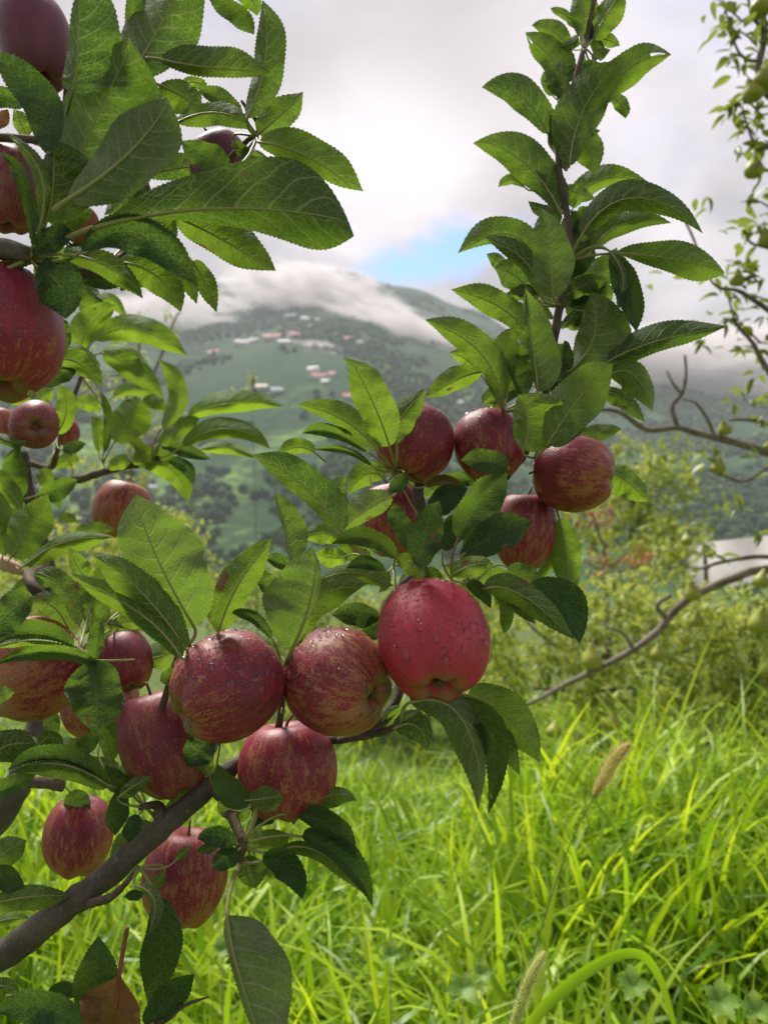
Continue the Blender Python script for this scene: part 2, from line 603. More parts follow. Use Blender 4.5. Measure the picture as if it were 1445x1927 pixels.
def terrain(x, y):
    """height of the land"""
    if y < 3.0:
        z = 0.0
    else:
        z = lerp_tab(y, [(3.0, 0), (4.4, -.75), (9, -1.6), (30, -8), (120, -30), (500, -82), (620, -82)])
    z += fbm(x, y, 2.4, 3, 3.3) * .10 * min(1, max(0, (y + 3) / 4)) if y < 40 else fbm(x, y, 60, 3, 1.3) * min(6, y * .03)
    if y > 560:
        px = CX + x / y * F
        ry = lerp_tab(px, RIDGE)
        zr = CAMZ + (CY - ry) / F * RD
        q = (y - 600) / (RD - 600)
        q = max(0.0, q)
        if q <= 1:
            zz_ = -82 + (zr + 82) * (q ** 1.08)
        else:
            zz_ = zr - (q - 1) * 900
        amp = min(1, q * 3) * 75 * (1 - .75 * min(1, q ** 3))
        zz_ += amp * (fbm(x + 300, y * .55, 620, 5, 5.1) - .1)
        z = max(z, zz_) if y < 700 else zz_
    return z


def terrain_patch(name, ys, pxs, mat):
    V, Fc = [], []
    nx = len(pxs)
    for y in ys:
        yy = max(y, 12.0)
        for p in pxs:
            x = (p - CX) / F * yy
            V.append((x, y, terrain(x, y)))
    for j in range(len(ys) - 1):
        for i in range(nx - 1):
            a = j * nx + i
            Fc.append((a, a + 1, a + nx + 1, a + nx))
    o = mesh_np(name, V, np.array(Fc), [mat])
    return tag(o, kind='structure')


def ground_material():
    m, t, o = newmat('ground_soil_and_turf')
    g = t.nodes.new('ShaderNodeNewGeometry').outputs['Position']
    n = NOISE(t, g, 1.6, 5, .6)
    n2 = NOISE(t, g, 30, 4, .6)
    c = MIX(t, SS(t, n, .35, .65), (.045, .085, .018), (.10, .15, .03))
    c = MIX(t, M(t, 'MULTIPLY', SS(t, n2, .5, .7), .6), c, (.085, .060, .030))
    p = PR(t, c, .9, BUMP(t, n2, .6, .02), .2)
    L(t, p.outputs[0], o.inputs[0])
    return m


def mountain_material():
    m, t, o = newmat('mountain_forest_and_terraces')
    g = t.nodes.new('ShaderNodeNewGeometry').outputs['Position']
    s = t.nodes.new('ShaderNodeSeparateXYZ')
    L(t, g, s.inputs[0])
    big = NOISE(t, g, .0035, 5, .6, .4)
    mid = NOISE(t, g, .016, 5, .65)
    fin = NOISE(t, g, .07, 4, .65)
    zz = M(t, 'ADD', s.outputs[2], M(t, 'MULTIPLY', mid, 60))
    ter = M(t, 'ABSOLUTE', M(t, 'SUBTRACT', M(t, 'FRACT', M(t, 'MULTIPLY', zz, 1 / 13.0)), .5))
    forest = MIX(t, fin, (.008, .030, .016), (.036, .090, .032))
    mead = MIX(t, SS(t, ter, .1, .4), (.07, .15, .035), (.19, .30, .06))
    open_ = M(t, 'ADD', M(t, 'MULTIPLY', big, .9), M(t, 'MULTIPLY', mid, .35))
    open_ = M(t, 'SUBTRACT', open_, M(t, 'MULTIPLY', s.outputs[2], .00030))
    c = MIX(t, SS(t, open_, .60, .76), forest, mead)
    c = MIX(t, M(t, 'MULTIPLY', SS(t, fin, .66, .74), .3), c, (.16, .15, .10))
    p = PR(t, c, .95, BUMP(t, fin, .8, 6.0), .1)
    L(t, p.outputs[0], o.inputs[0])
    return m


ys = list(np.concatenate([np.linspace(-12, 0, 9), np.linspace(.3, 9, 50), np.geomspace(9.6, 640, 46)]))
terrain_patch('ground', ys, list(np.linspace(-1500, 2900, 90)), ground_material())
ys2 = list(np.concatenate([np.linspace(600, 2600, 130), np.linspace(2640, 3600, 12)]))
terrain_patch('mountain', ys2, list(np.linspace(-900, 2400, 210)), mountain_material())


def ray_land(px, py, y0=600):
    y = y0
    prev = y0
    while y < 2700:
        p = P(px, py, y)
        if terrain(p.x, p.y) >= p.z:
            return P(px, py, (y + prev) / 2)
        prev = y
        y *= 1.006
    return None


# far wood: lumpy low-poly crowns scattered over the slope
def far_forest():
    ico = bmesh.new()
    bmesh.ops.create_icosphere(ico, subdivisions=1, radius=1)
    bv = np.array([v.co[:] for v in ico.verts])
    bf = np.array([[v.index for v in f.verts] for f in ico.faces])
    ico.free()
    Vs, Fs, T = [], [], []
    k = 0
    tries = 0
    while k < 13000 and tries < 90000:
        tries += 1
        y = 620 + 1950 * rnd.random() ** .8
        px = rnd.uniform(-150, 1650)
        x = (px - CX) / F * y
        if fbm(x, y, 260, 3, 9.2) + fbm(x, y, 60, 2, 2.2) * .6 < -.22 + .25 * rnd.random():
            continue
        z = terrain(x, y)
        s = rnd.uniform(3.5, 8.5)
        v = bv * np.array([s, s, s * rnd.uniform(.8, 1.5)]) * (1 + rng.uniform(-.22, .22, (len(bv), 1)))
        v += np.array([x, y, z + s * .5])
        Vs.append(v)
        Fs.append(bf + k * len(bv))
        T.append(np.full(len(bv), rnd.random()))
        k += 1
    mat = plain('far_wood', (.008, .028, .014), (.040, .085, .030), .1, .95, None, .3, .1, None, True)
    o = mesh_np('forest', np.concatenate(Vs), np.concatenate(Fs), [mat], attr=np.concatenate(T), smooth=False)
    tag(o, 'dark woodland dotted over the slope of the far mountain', 'forest', kind='stuff')


far_forest()

# ------------------------------------------------------------------ village on the slope
hmat = {k: plain('house_' + k, c, tuple(x * .85 for x in c), .3, .7) for k, c in dict(
    pink=(.70, .17, .20), red=(.42, .10, .10), white=(.80, .80, .80), blue=(.30, .42, .55), cream=(.70, .64, .55), dark=(.10, .10, .11)).items()}


def house(px, py, wpx, roof, floors, label):
    p = ray_land(px, py)
    if p is None:
        return
    d = p.y
    w = wpx * 1.25 / F * d
    dep = w * rnd.uniform(.45, .7)
    h = 3.4 * floors + 1.5
    rt = empty('house', (p.x, p.y, terrain(p.x, p.y) - 1.5), (0, 0, rnd.uniform(-.5, .5)))
    tag(rt, label, 'house', 'houses of the village on the far slope')

    def bx(name, x0, x1, y0, y1, z0, z1, m, parent):
        V = [(x0, y0, z0), (x1, y0, z0), (x1, y1, z0), (x0, y1, z0), (x0, y0, z1), (x1, y0, z1), (x1, y1, z1), (x0, y1, z1)]
        Fc = np.array([(0, 3, 2, 1), (4, 5, 6, 7), (0, 1, 5, 4), (1, 2, 6, 5), (2, 3, 7, 6), (3, 0, 4, 7)])
        return mesh_np(name, V, Fc, [m], parent, smooth=False)
    wl = bx('wall', -w / 2, w / 2, -dep / 2, dep / 2, 0, h, hmat['white' if rnd.random() < .6 else 'cream'], rt)
    e = .9
    rh = w * .12 + 1.2
    V = [(-w / 2 - e, -dep / 2 - e, h + .02), (w / 2 + e, -dep / 2 - e, h + .02), (w / 2 + e, dep / 2 + e, h + .02), (-w / 2 - e, dep / 2 + e, h + .02), (-w / 2 - e, 0, h + rh), (w / 2 + e, 0, h + rh)]
    mesh_np('roof', V, [(0, 1, 5, 4), (2, 3, 4, 5), (0, 4, 3), (1, 2, 5), (0, 3, 2, 1)], [hmat[roof]], rt, smooth=False)
    nw = max(2, int(w / 5))
    for fl in range(floors):
        for i in range(nw):
            x = -w / 2 + (i + .5) * w / nw
            bx('window', x - .7, x + .7, -dep / 2 - .08, -dep / 2 + .02, 1.5 + fl * 3.4 + 1, 1.5 + fl * 3.4 + 2.4, hmat['dark'], wl)


HOUSES = [
    (403, 665, 18, 'pink', 1, 'pink roofed house alone at the left of the far slope'),
    (455, 650, 20, 'white', 2, 'white house at the left end of the upper village row'),
    (478, 643, 15, 'white', 1, 'small white house beside the long pink roofs on the far slope'),
    (513, 640, 26, 'pink', 2, 'long pink roofed building in the middle of the upper village row'),
    (535, 646, 18, 'white', 1, 'white house between the two long pink roofs on the far slope'),
    (556, 636, 24, 'pink', 2, 'pink roofed building at the right end of the upper village row'),
    (583, 616, 12, 'pink', 1, 'small pink roofed house above the upper village row'),
    (548, 597, 20, 'white', 1, 'pale roofed long house high on the slope, left of its neighbour'),
    (582, 604, 26, 'white', 1, 'pale roofed long house high on the slope under the mist'),
    (430, 632, 14, 'pink', 1, 'small pink roofed house up and left of the village row'),
    (652, 640, 15, 'pink', 1, 'pink roofed house just under the drifting mist'),
    (674, 648, 11, 'white', 1, 'small white house at the right of the far slope'),
    (600, 712, 22, 'red', 1, 'red roofed house among the lower village houses'),
    (612, 722, 12, 'white', 1, 'white house at the foot of the lower village'),
    (625, 705, 10, 'pink', 1, 'tiny pink roofed house right of the lower village'),
    (590, 701, 16, 'white', 2, 'white house left of the red roof in the lower village'),
    (655, 750, 16, 'pink', 1, 'pink roofed house standing alone above the apple leaves'),
    (490, 733, 22, 'cream', 1, 'cream roofed house by the middle terraces'),
    (521, 736, 18, 'blue', 1, 'blue roofed house by the middle terraces'),
    (668, 842, 14, 'pink', 1, 'low pink roofed house on the lower slope'),
    (868, 760, 12, 'white', 1, 'white house on the slope behind the two top apples'),
    (286, 922, 16, 'blue', 1, 'blue roofed house low on the slope behind the ochre apple'),
    (640, 800, 12, 'white', 1, 'small white house half way down the slope'),
]
for h_ in HOUSES:
    house(*h_)


# ------------------------------------------------------------------ haze and mist
def haze_box():
    V = []
    Z0, Z1 = -110, 1250
    X, Y0, Y1 = 6500, -60, 3900
    for z in (Z0, Z1):
        V += [(-X, Y0, z), (X, Y0, z), (X, Y1, z), (-X, Y1, z)]
    m, t, o = newmat('haze_air')
    pv = t.nodes.new('ShaderNodeVolumePrincipled')
    pv.inputs['Color'].default_value = (.86, .93, 1.0, 1)
    pv.inputs['Density'].default_value = .00011
    pv.inputs['Anisotropy'].default_value = .2
    L(t, pv.outputs[0], o.inputs['Volume'])
    ob = mesh_np('haze', V, np.array([(0, 3, 2, 1), (4, 5, 6, 7), (0, 1, 5, 4), (1, 2, 6, 5), (2, 3, 7, 6), (3, 0, 4, 7)]), [m], smooth=False)
    tag(ob, 'pale blue air haze between the orchard and the mountain', 'haze', kind='stuff')


HAZE = True
if HAZE:
    haze_box()


def mist_material(i, dens, scale):
    m, t, o = newmat('mist_bank')
    tco = t.nodes.new('ShaderNodeTexCoord')
    ob = tco.outputs['Object']
    ln = VM(t, 'LENGTH', ob).outputs['Value']
    nz = NOISE(t, VM(t, 'ADD', ob, (i * 3.7, 0, i)).outputs[0], scale, 5, .6, .3)
    f = M(t, 'SUBTRACT', 1.0, ln)
    e = M(t, 'ADD', M(t, 'MULTIPLY', f, .9), M(t, 'MULTIPLY', M(t, 'SUBTRACT', nz, .53), 3.0))
    dn = M(t, 'MULTIPLY', M(t, 'MULTIPLY', SS(t, e, .0, .65), SS(t, f, 0.0, .18)), dens)
    pv = t.nodes.new('ShaderNodeVolumePrincipled')
    pv.inputs['Color'].default_value = (.86, .82, .83, 1)  # albedo greyed to stand in for shade from the clouds above
    L(t, dn, pv.inputs['Density'])
    pv.inputs['Anisotropy'].default_value = .15
    L(t, pv.outputs[0], o.inputs['Volume'])
    return m


def mist(i, px, py, d, rx, rz, ry, dens, scale, rot, label):
    bm = bmesh.new()
    bmesh.ops.create_icosphere(bm, subdivisions=2, radius=1.0)
    me = bpy.data.meshes.new('mist')
    bm.to_mesh(me)
    bm.free()
    me.materials.append(mist_material(i, dens, scale))
    o = bpy.data.objects.new('mist', me)
    COL.objects.link(o)
    o.location = P(px, py, d)
    k = d / F
    o.scale = (rx * k, ry, rz * k)
    o.rotation_euler = (0, rot, 0)
    tag(o, label, 'mist', kind='stuff')


MISTS = True
if MISTS:
    mist(0, 585, 562, 2150, 200, 66, 230, .034, 3.2, R(8), 'grey white mist bank drifting across the mountain top')
    mist(1, 800, 640, 1900, 250, 48, 150, .036, 3.8, R(20), 'mist bank sinking down the right shoulder of the mountain')
    mist(2, 592, 680, 1500, 85, 42, 90, .045, 2.2, R(8), 'small wisp of mist over the lower village')
    mist(3, 300, 585, 1900, 190, 45, 200, .020, 2.4, R(-4), 'thin mist on the left flank of the mountain')
    mist(4, 1330, 690, 2200, 330, 85, 260, .030, 2.0, R(2), 'mist bank hiding the ridge behind the pear branches')


# ------------------------------------------------------------------ tubes
def crom(pts, n):
    """Catmull-Rom through rows of numbers"""
    A = np.array(pts, float)
    A = np.vstack([2 * A[0] - A[1], A, 2 * A[-1] - A[-2]])
    outp = []
    for i in range(1, len(A) - 2):
        for k in range(n):
            t = k / n
            p0, p1, p2, p3 = A[i - 1], A[i], A[i + 1], A[i + 2]
            outp.append(.5 * ((2 * p1) + (-p0 + p2) * t + (2 * p0 - 5 * p1 + 4 * p2 - p3) * t * t + (-p0 + 3 * p1 - 3 * p2 + p3) * t ** 3))
    outp.append(A[-2])
    return np.array(outp)


def tube_vf(C, Rr, sides=8, base=0, rough=0.0, seed=0):
    """tube round a centre line; returns V, F"""
    C = np.asarray(C, float)
    n = len(C)
    T = np.gradient(C, axis=0)
    T /= np.linalg.norm(T, axis=1)[:, None] + 1e-12
    ref = np.array([0.13, .9, .41])
    V = []
    for i in range(n):
        a = np.cross(T[i], ref)
        a /= np.linalg.norm(a) + 1e-12
        b = np.cross(T[i], a)
        ang = np.arange(sides) * 2 * math.pi / sides
        rr = Rr[i] * np.ones(sides)
        if rough:
            for k in range(sides):
                q = C[i] + (a * math.cos(ang[k]) + b * math.sin(ang[k])) * Rr[i]
                rr[k] *= 1 + rough * mnoise.noise(Vector(q) * (1.1 / max(Rr[i], 1e-4)) * .5 + Vector((seed, 0, 0)))
        V.append(C[i] + np.outer(np.cos(ang) * rr, a) + np.outer(np.sin(ang) * rr, b))
    V = np.concatenate(V)
    V = np.vstack([V, C[0], C[-1]])
    Fc = []
    for i in range(n - 1):
        for k in range(sides):
            k2 = (k + 1) % sides
            Fc.append((base + i * sides + k, base + i * sides + k2, base + (i + 1) * sides + k2, base + (i + 1) * sides + k))
    c0, c1 = base + n * sides, base + n * sides + 1
    for k in range(sides):
        k2 = (k + 1) % sides
        Fc.append((c0, base + k2, base + k, base + k))
        Fc.append((c1, base + (n - 1) * sides + k, base + (n - 1) * sides + k2, base + (n - 1) * sides + k2))
    Fc = [tuple(f[:3]) if f[2] == f[3] else f for f in Fc]
    return V, Fc


def branch(name, pts, mat, parent, sides=12, sub=6, rough=.16, label=None):
    """pts: px, py, depth, radius in px"""
    A = crom(pts, sub)
    C = np.array([P(a[0], a[1], a[2])[:] for a in A])
    Rr = np.array([max(a[3], .6) / F * a[2] * (1 + .10 * mnoise.noise(Vector((i * .55, pts[0][0] * .1, 3))) + (.10 if i % 11 == 5 else 0)) for i, a in enumerate(A)])
    V, Fc = tube_vf(C, Rr, sides, rough=rough, seed=len(bpy.data.objects) * .37)
    pl = np.array(parent.location)
    o = mesh_np(name, V, Fc, [mat], parent, off=pl)
    if label:
        o['label'] = label
    return o


# ------------------------------------------------------------------ apple leaves
def leaf_profile(u, peak):
    g = math.log(.5) / math.log(peak)
    x = u ** g
    e = .50 + .42 * max(0, (u - .65) / .35) ** 1.6
    return max(0.0, math.sin(math.pi * min(1, x))) ** e


def make_leaf(spec, parent, hubs, mat=None):
    b, m, t_ = spec['b'], spec['m'], spec['t']
    wl, wr, side, d0 = spec['wl'], spec['wr'], spec['side'], spec['d']
    o = spec.get('o', {})
    r = random.Random(int(b[0] * 31 + b[1] * 17 + t_[0] * 7))
    b, m, t_ = np.array(b, float), np.array(m, float), np.array(t_, float)
    wl, wr = wl * 1.06 + 1, wr * 1.06 + 1
    twist = r.uniform(-.55, .55)
    tipc = r.uniform(-.055, .055)
    c = 2 * m - (b + t_) / 2
    Lp = np.linalg.norm(m - b) + np.linalg.norm(t_ - m)
    k = d0 / F
    dz = o.get('dz', r.uniform(-.22, .22)) * Lp * k
    bow = o.get('bow', r.uniform(-.10, .10)) * Lp * k
    pl_, pr_ = o.get('pl', r.uniform(.42, .52)), o.get('pr', r.uniform(.42, .52))
    small = Lp < 55
    nt_ = 10 if small else int(min(56, max(16, Lp / 7.5)))
    nu = nt_ * 2
    nv = 2 if small else 4
    Wd = max(abs(wl), abs(wr), .17 * Lp) * 1.04
    sgn = -1.0 if side == 't' else 1.0
    ph = r.random() * 6.28
    ph2 = r.random() * 6.28
    V, UV, Fc = [], [], []
    vs = [i / nv for i in range(-nv, nv + 1)]
    for i in range(nu + 1):
        u = i / nu
        p = (1 - u) ** 2 * b + 2 * u * (1 - u) * c + u * u * t_
        tg = 2 * (1 - u) * (c - b) + 2 * u * (t_ - c)
        tg = tg / (np.linalg.norm(tg) + 1e-9)
        lf = np.array([tg[1], -tg[0]])
        p = p + lf * (Lp * tipc * max(0, (u - .72) / .28) ** 2)
        dep = d0 + dz * u + bow * 4 * u * (1 - u)
        for v in vs:
            w = wl if v < 0 else wr
            pk = pl_ if v < 0 else pr_
            s = lf if v < 0 else -lf
            prof = leaf_profile(u, pk) * min(1, u / o.get('bs', .001)) ** .8
            a = abs(v)
            lat = w * prof * a
            lat *= 1 + .07 * math.sin(u * 11 + ph + (2 if v < 0 else 0)) * a
            if a == 1 and 0 < u < 1:
                lat += (1.25 if i % 2 else -.9) * r.uniform(.6, 1.2) * (.5 / d0) * (1 if w >= 0 else -1) * min(1, prof * 2.2)
            oz = math.sqrt(max(0, Wd * Wd - min(abs(w), Wd) ** 2)) * prof
            oz = min(oz, 1.1 * max(abs(w), .35 * Wd)) * (a ** 1.35) * sgn
            und = .24 * Wd * prof * a * a * math.sin(u * 2 * math.pi * 1.7 + ph + (ph2 if v < 0 else 0))
            und += .05 * Wd * prof * a * math.sin(u * 2 * math.pi * 4.6 + ph2)
            und += twist * (u - .45) * v * Wd * prof
            q = .045 * Wd * prof * math.sin(math.pi * a) * math.cos(2 * math.pi * 8.5 * (u - .2 * a ** 1.35) + (2.95 if v > 0 else 0))
            pp = p + s * lat
            V.append(P(pp[0], pp[1], dep + (oz + und + q) * k)[:])
            UV.append((u, v * .5 + .5))
    nc = 2 * nv + 1
    holes = o.get('hole')
    for i in range(nu):
        for j in range(nc - 1):
            if holes:
                uc, vc = (i + .5) / nu, ((j + .5) / (nc - 1)) * 2 - 1
                if any((uc - hu) ** 2 * 4 + (vc - hv) ** 2 < hr * hr * 4 for hu, hv, hr in holes):
                    continue
            a0 = i * nc + j
            f = (a0, a0 + 1, a0 + nc + 1, a0 + nc)
            # winding: the upper face is the front
            Fc.append(f if side == 't' else f[::-1])
    nleaf = len(Fc)
    # petiole
    hub = None
    if hubs:
        hub = min(hubs, key=lambda h: (h[0] - b[0]) ** 2 + (h[1] - b[1]) ** 2 + ((h[2] - d0) * 1200) ** 2)
        dist = math.hypot(hub[0] - b[0], hub[1] - b[1])
        lim = o.get('pet', 125)
        if dist > lim:
            hub = None
    t0 = (c - b) / (np.linalg.norm(c - b) + 1e-9)
    if hub is None:
        e = b - t0 * min(28, Lp * .3) + np.array([0, 4])
        ed = d0 + .004
    else:
        e = np.array(hub[:2], float)
        ed = hub[2]
        dist = np.linalg.norm(e - b)
    cc_ = b - t0 * .45 * np.linalg.norm(e - b)
    C, Rr = [], []
    rp = o.get('pr_', 1.0) * (.00095 if Lp > 90 else .0007)
    for i in range(7):
        s = i / 6
        p = (1 - s) ** 2 * e + 2 * s * (1 - s) * cc_ + s * s * b
        C.append(P(p[0], p[1], ed + (d0 - ed) * s)[:])
        Rr.append(rp * (1.25 - .35 * s))
    if side == 'u':                       # raised midrib on the lower face
        for i in range(1, 11):
            u = i / 10 * .93
            p = (1 - u) ** 2 * b + 2 * u * (1 - u) * c + u * u * t_
            C.append(P(p[0], p[1], d0 + dz * u + bow * 4 * u * (1 - u) - .0003)[:])
            Rr.append(rp * (.85 - .7 * u))
    pv, pf = tube_vf(np.array(C), np.array(Rr), 6, base=len(V))
    V = np.array(V)
    allV = np.vstack([V, pv])
    UV = UV + [(.5, .5)] * len(pv)
    mi = [0] * nleaf + [1] * len(pf)
    org = np.array(P(b[0], b[1], d0)[:])
    ob = mesh_np('leaf', allV, Fc + pf, [mat or M_LEAF, M_PET], parent, uv=UV, mi=mi, off=org)
    ob.location = Vector(org) - parent_origin(parent)
    ob['tone'] = float(o.get('tone', min(1, max(0, spec['tone'] + r.uniform(-.12, .12)))))
    ob['gloss'] = float(o.get('gloss', r.uniform(.3, .8)))
    ob['pale'] = float(o.get('pale', 0.0))
    ob['dead'] = float(o.get('dead', 0.0))
    sp_ = (r.uniform(.3, .95), r.choice((-1, 1)) * r.uniform(.5, 1.05), r.uniform(.02, .07)) if r.random() < .28 else (0, 0, 0)
    ob['spot'] = [float(x) for x in o.get('spot', sp_)]
    if 'label' in o:
        ob['label'] = o['label']
    return ob


def parent_origin(p):
    v = Vector((0, 0, 0))
    while p is not None:
        v += p.location
        p = p.parent
    return v


# ------------------------------------------------------------------ the near apple tree
tree = empty('apple_tree', (-1.15, 1.0, 0.0))
tag(tree, 'near apple tree whose sharp leafy branches cross the photo from the lower left', 'apple tree')
trunk = branch('trunk', [(-880, 2900, 1.0, 70), (-870, 2300, 1.0, 62), (-830, 1900, .98, 55), (-700, 1500, .93, 48), (-600, 1000, .9, 42), (-560, 500, .86, 36), (-560, -100, .84, 26), (-580, -600, .84, 14)], M_BARK, tree, 16)
limb = branch('branch', [(-820, 1960, .97, 23.5), (-450, 1900, .72, 24.7), (-160, 1862, .60, 26.5), (0, 1800, .56, 27.6), (100, 1727, .55, 25.9), (200, 1650, .55, 22.9), (300, 1562, .55, 21.2), (380, 1495, .56, 19.4), (425, 1455, .565, 15.9), (470, 1425, .575, 14), (560, 1398, .575, 9.8), (640, 1390, .57, 9.9), (700, 1372, .56, 9.9), (745, 1318, .57, 9.9), (752, 1250, .59, 10.8), (722, 1180, .60, 9.9), (745, 1118, .60, 9.9), (782, 1080, .60, 10.8), (800, 1040, .61, 10.8), (798, 985, .62, 10.8), (786, 935, .62, 11.7), (790, 905, .63, 8.1)], M_BARK, tree, 14)
shoot = branch('branch', [(782, 1070, .60, 9), (850, 1000, .62, 8), (915, 930, .63, 8), (965, 880, .64, 9), (1003, 820, .63, 8), (1028, 730, .62, 8), (1042, 640, .61, 8), (1053, 575, .61, 8), (1072, 490, .61, 7), (1066, 400, .62, 6), (1050, 300, .63, 5), (1062, 220, .64, 4.5), (1090, 120, .65, 5), (1108, 50, .66, 4.5), (1122, -30, .66, 4)], M_TWIG, tree, 10, label='slender upright leafy shoot')
upper = branch('branch', [(-570, 700, .86, 26), (-300, 560, .58, 24), (-90, 480, .47, 22), (0, 468, .455, 20), (60, 482, .45, 15), (110, 505, .47, 11), (180, 516, .49, 10), (230, 512, .50, 6)], M_BARK, tree, 12)
upper2 = branch('branch', [(-560, 300, .85, 20), (-250, 250, .58, 14), (-60, 255, .50, 9), (60, 262, .48, 7), (112, 262, .48, 6), (122, 200, .475, 5), (128, 120, .48, 4)], M_TWIG, tree, 8)
upper3 = branch('branch', [(180, 516, .49, 6), (300, 430, .53, 5), (400, 330, .52, 5), (460, 270, .50, 5), (487, 240, .49, 4), (455, 190, .49, 3)], M_TWIG, tree, 8)
side1 = branch('twig', [(400, 1478, .56, 15), (425, 1510, .54, 11), (447, 1560, .525, 10), (455, 1588, .52, 11), (450, 1620, .52, 8)], M_TWIG, tree, 8)
side2 = branch('twig', [(308, 1552, .55, 12), (300, 1520, .55, 10), (285, 1515, .545, 7), (262, 1520, .545, 5)], M_TWIG, tree, 8)
side3 = branch('twig', [(170, 1700, .54, 9), (205, 1690, .53, 8), (232, 1668, .525, 6), (262, 1630, .525, 3.5)], M_TWIG, tree, 8)
side4 = branch('twig', [(120, 1480, .70, 11), (70, 1472, .70, 10), (20, 1475, .70, 12), (-120, 1490, .72, 14), (-400, 1620, .85, 16)], M_TWIG, tree, 8)
side4b = branch('twig', [(-600, 1300, .92, 20), (-300, 1240, .70, 14), (-60, 1215, .62, 11), (60, 1215, .58, 9), (140, 1222, .545, 8), (165, 1240, .53, 6)], M_TWIG, tree, 8)
side5 = branch('twig', [(640, 1392, .565, 8), (690, 1382, .545, 9), (725, 1376, .53, 7), (752, 1362, .52, 5)], M_TWIG, tree, 8)
side6 = branch('twig', [(-300, 1960, .70, 14), (0, 1990, .52, 9), (170, 1960, .49, 7), (300, 1925, .48, 5), (345, 1893, .48, 4), (393, 1876, .48, 1.5)], M_TWIG, tree, 8)
side7 = branch('twig', [(285, 1402, .57, 8), (335, 1235, .53, 6), (352, 1215, .52, 7)], M_TWIG, tree, 8)
side8 = branch('twig', [(520, 1400, .57, 8), (530, 1330, .555, 6), (532, 1270, .55, 7)], M_TWIG, tree, 8)

HUBS = {
    'A': [(45, 492, .448), (60, 488, .45), (120, 262, .48), (484, 258, .49), (300, 430, .53)],
    'C': [(352, 1215, .52), (532, 1270, .55), (745, 885, .60), (740, 1065, .60), (790, 1080, .585), (850, 1092, .58), (690, 1050, .60), (890, 1100, .57), (940, 880, .60)],
    'D': [(945, 775, .62), (985, 865, .61), (1005, 862, .605), (1045, 650, .61), (1055, 575, .61), (1072, 490, .61), (1066, 400, .62), (1050, 300, .63), (1072, 190, .64), (1100, 90, .65)],
    'E': [(700, 1380, .54), (755, 1360, .52), (455, 1590, .52), (452, 1622, .52), (275, 1520, .545), (262, 1632, .525), (400, 1480, .555)],
    'F': [(150, 1225, .54), (165, 1243, .53), (10, 1475, .66), (230, 1480, .56), (110, 1475, .70)],
    'G': [(290, 1925, .48), (160, 1945, .49), (-20, 1700, .56)],
}
BR = {'A': upper, 'C': limb, 'D': shoot, 'E': side1, 'F': side4b, 'G': side6}
TONE = {'A': .22, 'C': .45, 'D': .22, 'E': .4, 'F': .4, 'G': .2, 'B': .95}

LEAVES = []


def LF(cl, s, **o):
    a = s.split()
    n = [float(x) for x in a[:8]]
    side, d = a[8], float(a[9])
    LEAVES.append((cl, dict(b=n[0:2], m=n[2:4], t=n[4:6], wl=n[6], wr=n[7], side=side, d=d, tone=float(a[10]) if len(a) > 10 else TONE[cl], o=o)))


# --- A: upper left
LF('A', '137 174 147 95 152 -70 20 82 u .43 .2', pale=0.2, pr=.5, pl=.3)
LF('A', '250 140 304 45 372 -70 52 68 u .46 .2', pale=0.4)
LF('A', '247 80 252 20 262 -50 14 20 t .49 .2')
LF('A', '302 112 400 128 509 134 40 16 u .46 .35', pl=.5)
LF('A', '466 222 500 110 494 0 19 36 u .47 .35', pr=.48)
LF('A', '395 -8 445 22 483 62 14 22 t .49 .3')
LF('A', '430 -30 470 -5 486 30 16 18 u .50 .6')
LF('A', '487 252 522 222 574 177 29 28 u .48 .35')
LF('A', '488 268 585 298 676 368 40 24 u .46 .45', spot=(.78, .45, .03))
LF('A', '190 425 430 392 672 420 88 54 u .42 .3', pr=.80, pl=.66, spot=(.55, -.7, .022), pet=160, pr_=1.7, dz=.05, label='long broad leaf held out level, dark green and backlit')
LF('A', '126 378 245 286 320 186 54 66 u .412 .2', pale=0.7, pl=.6, pr=.55, pr_=1.6, label='pale grey-green leaf with a thick midrib turned to the light')
LF('A', '128 345 190 205 255 78 62 98 u .435 .1', pale=0.3, pl=.5, pr=.55)
LF('A', '300 160 345 182 378 206 26 32 u .455 .5')
LF('A', '344 158 368 155 394 168 10 10 u .53 1.0')
LF('A', '452 216 412 185 372 166 14 18 t .49 .15')
LF('A', '335 230 410 212 478 242 19 24 u .475 .5')
LF('A', '432 312 388 295 344 262 24 26 t .45 .3')
LF('A', '462 300 482 296 502 303 12 14 u .52 .4')
LF('A', '92 287 68 185 -22 98 30 36 t .42 .1', bow=.1)
LF('A', '330 408 420 452 517 513 42 30 u .45 .45')
LF('A', '155 472 262 440 370 540 34 36 t .425 .15', pl=.5, pr=.55, gloss=1.0)
LF('A', '225 493 295 520 344 586 32 26 u .44 .65')
LF('A', '285 478 340 508 373 572 14 18 u .45 .6')
LF('A', '362 492 385 530 408 588 18 16 u .46 .6')
LF('A', '118 478 200 500 273 559 22 20 u .43 .55', pet=90)
LF('A', '72 502 112 540 130 600 42 40 t .44 .1')
LF('A', '88 418 101 345 100 262 24 78 u .43 .4', pr=.52)
LF('A', '62 462 45 350 4 285 10 13 t .43 .2')
LF('A', '72 440 78 330 12 252 14 12 u .43 .4')
LF('A', '52 258 40 232 28 205 12 16 u .50 1.0')
LF('A', '-14 240 2 225 14 205 12 14 t .50 .5', dead=1.0, label='small orange-brown withered leaf')
LF('A', '62 478 100 450 138 436 24 22 t .435 .15')
LF('A', '100 428 135 415 172 392 18 18 t .44 .2')
LF('A', '280 415 310 422 332 446 15 14 u .46 .7')
LF('A', '-30 520 20 498 75 492 10 10 u .46 .7')
LF('A', '110 600 118 625 128 660 14 12 u .50 .5')
LF('A', '-20 30 -5 5 22 -20 20 22 u .50 .6')
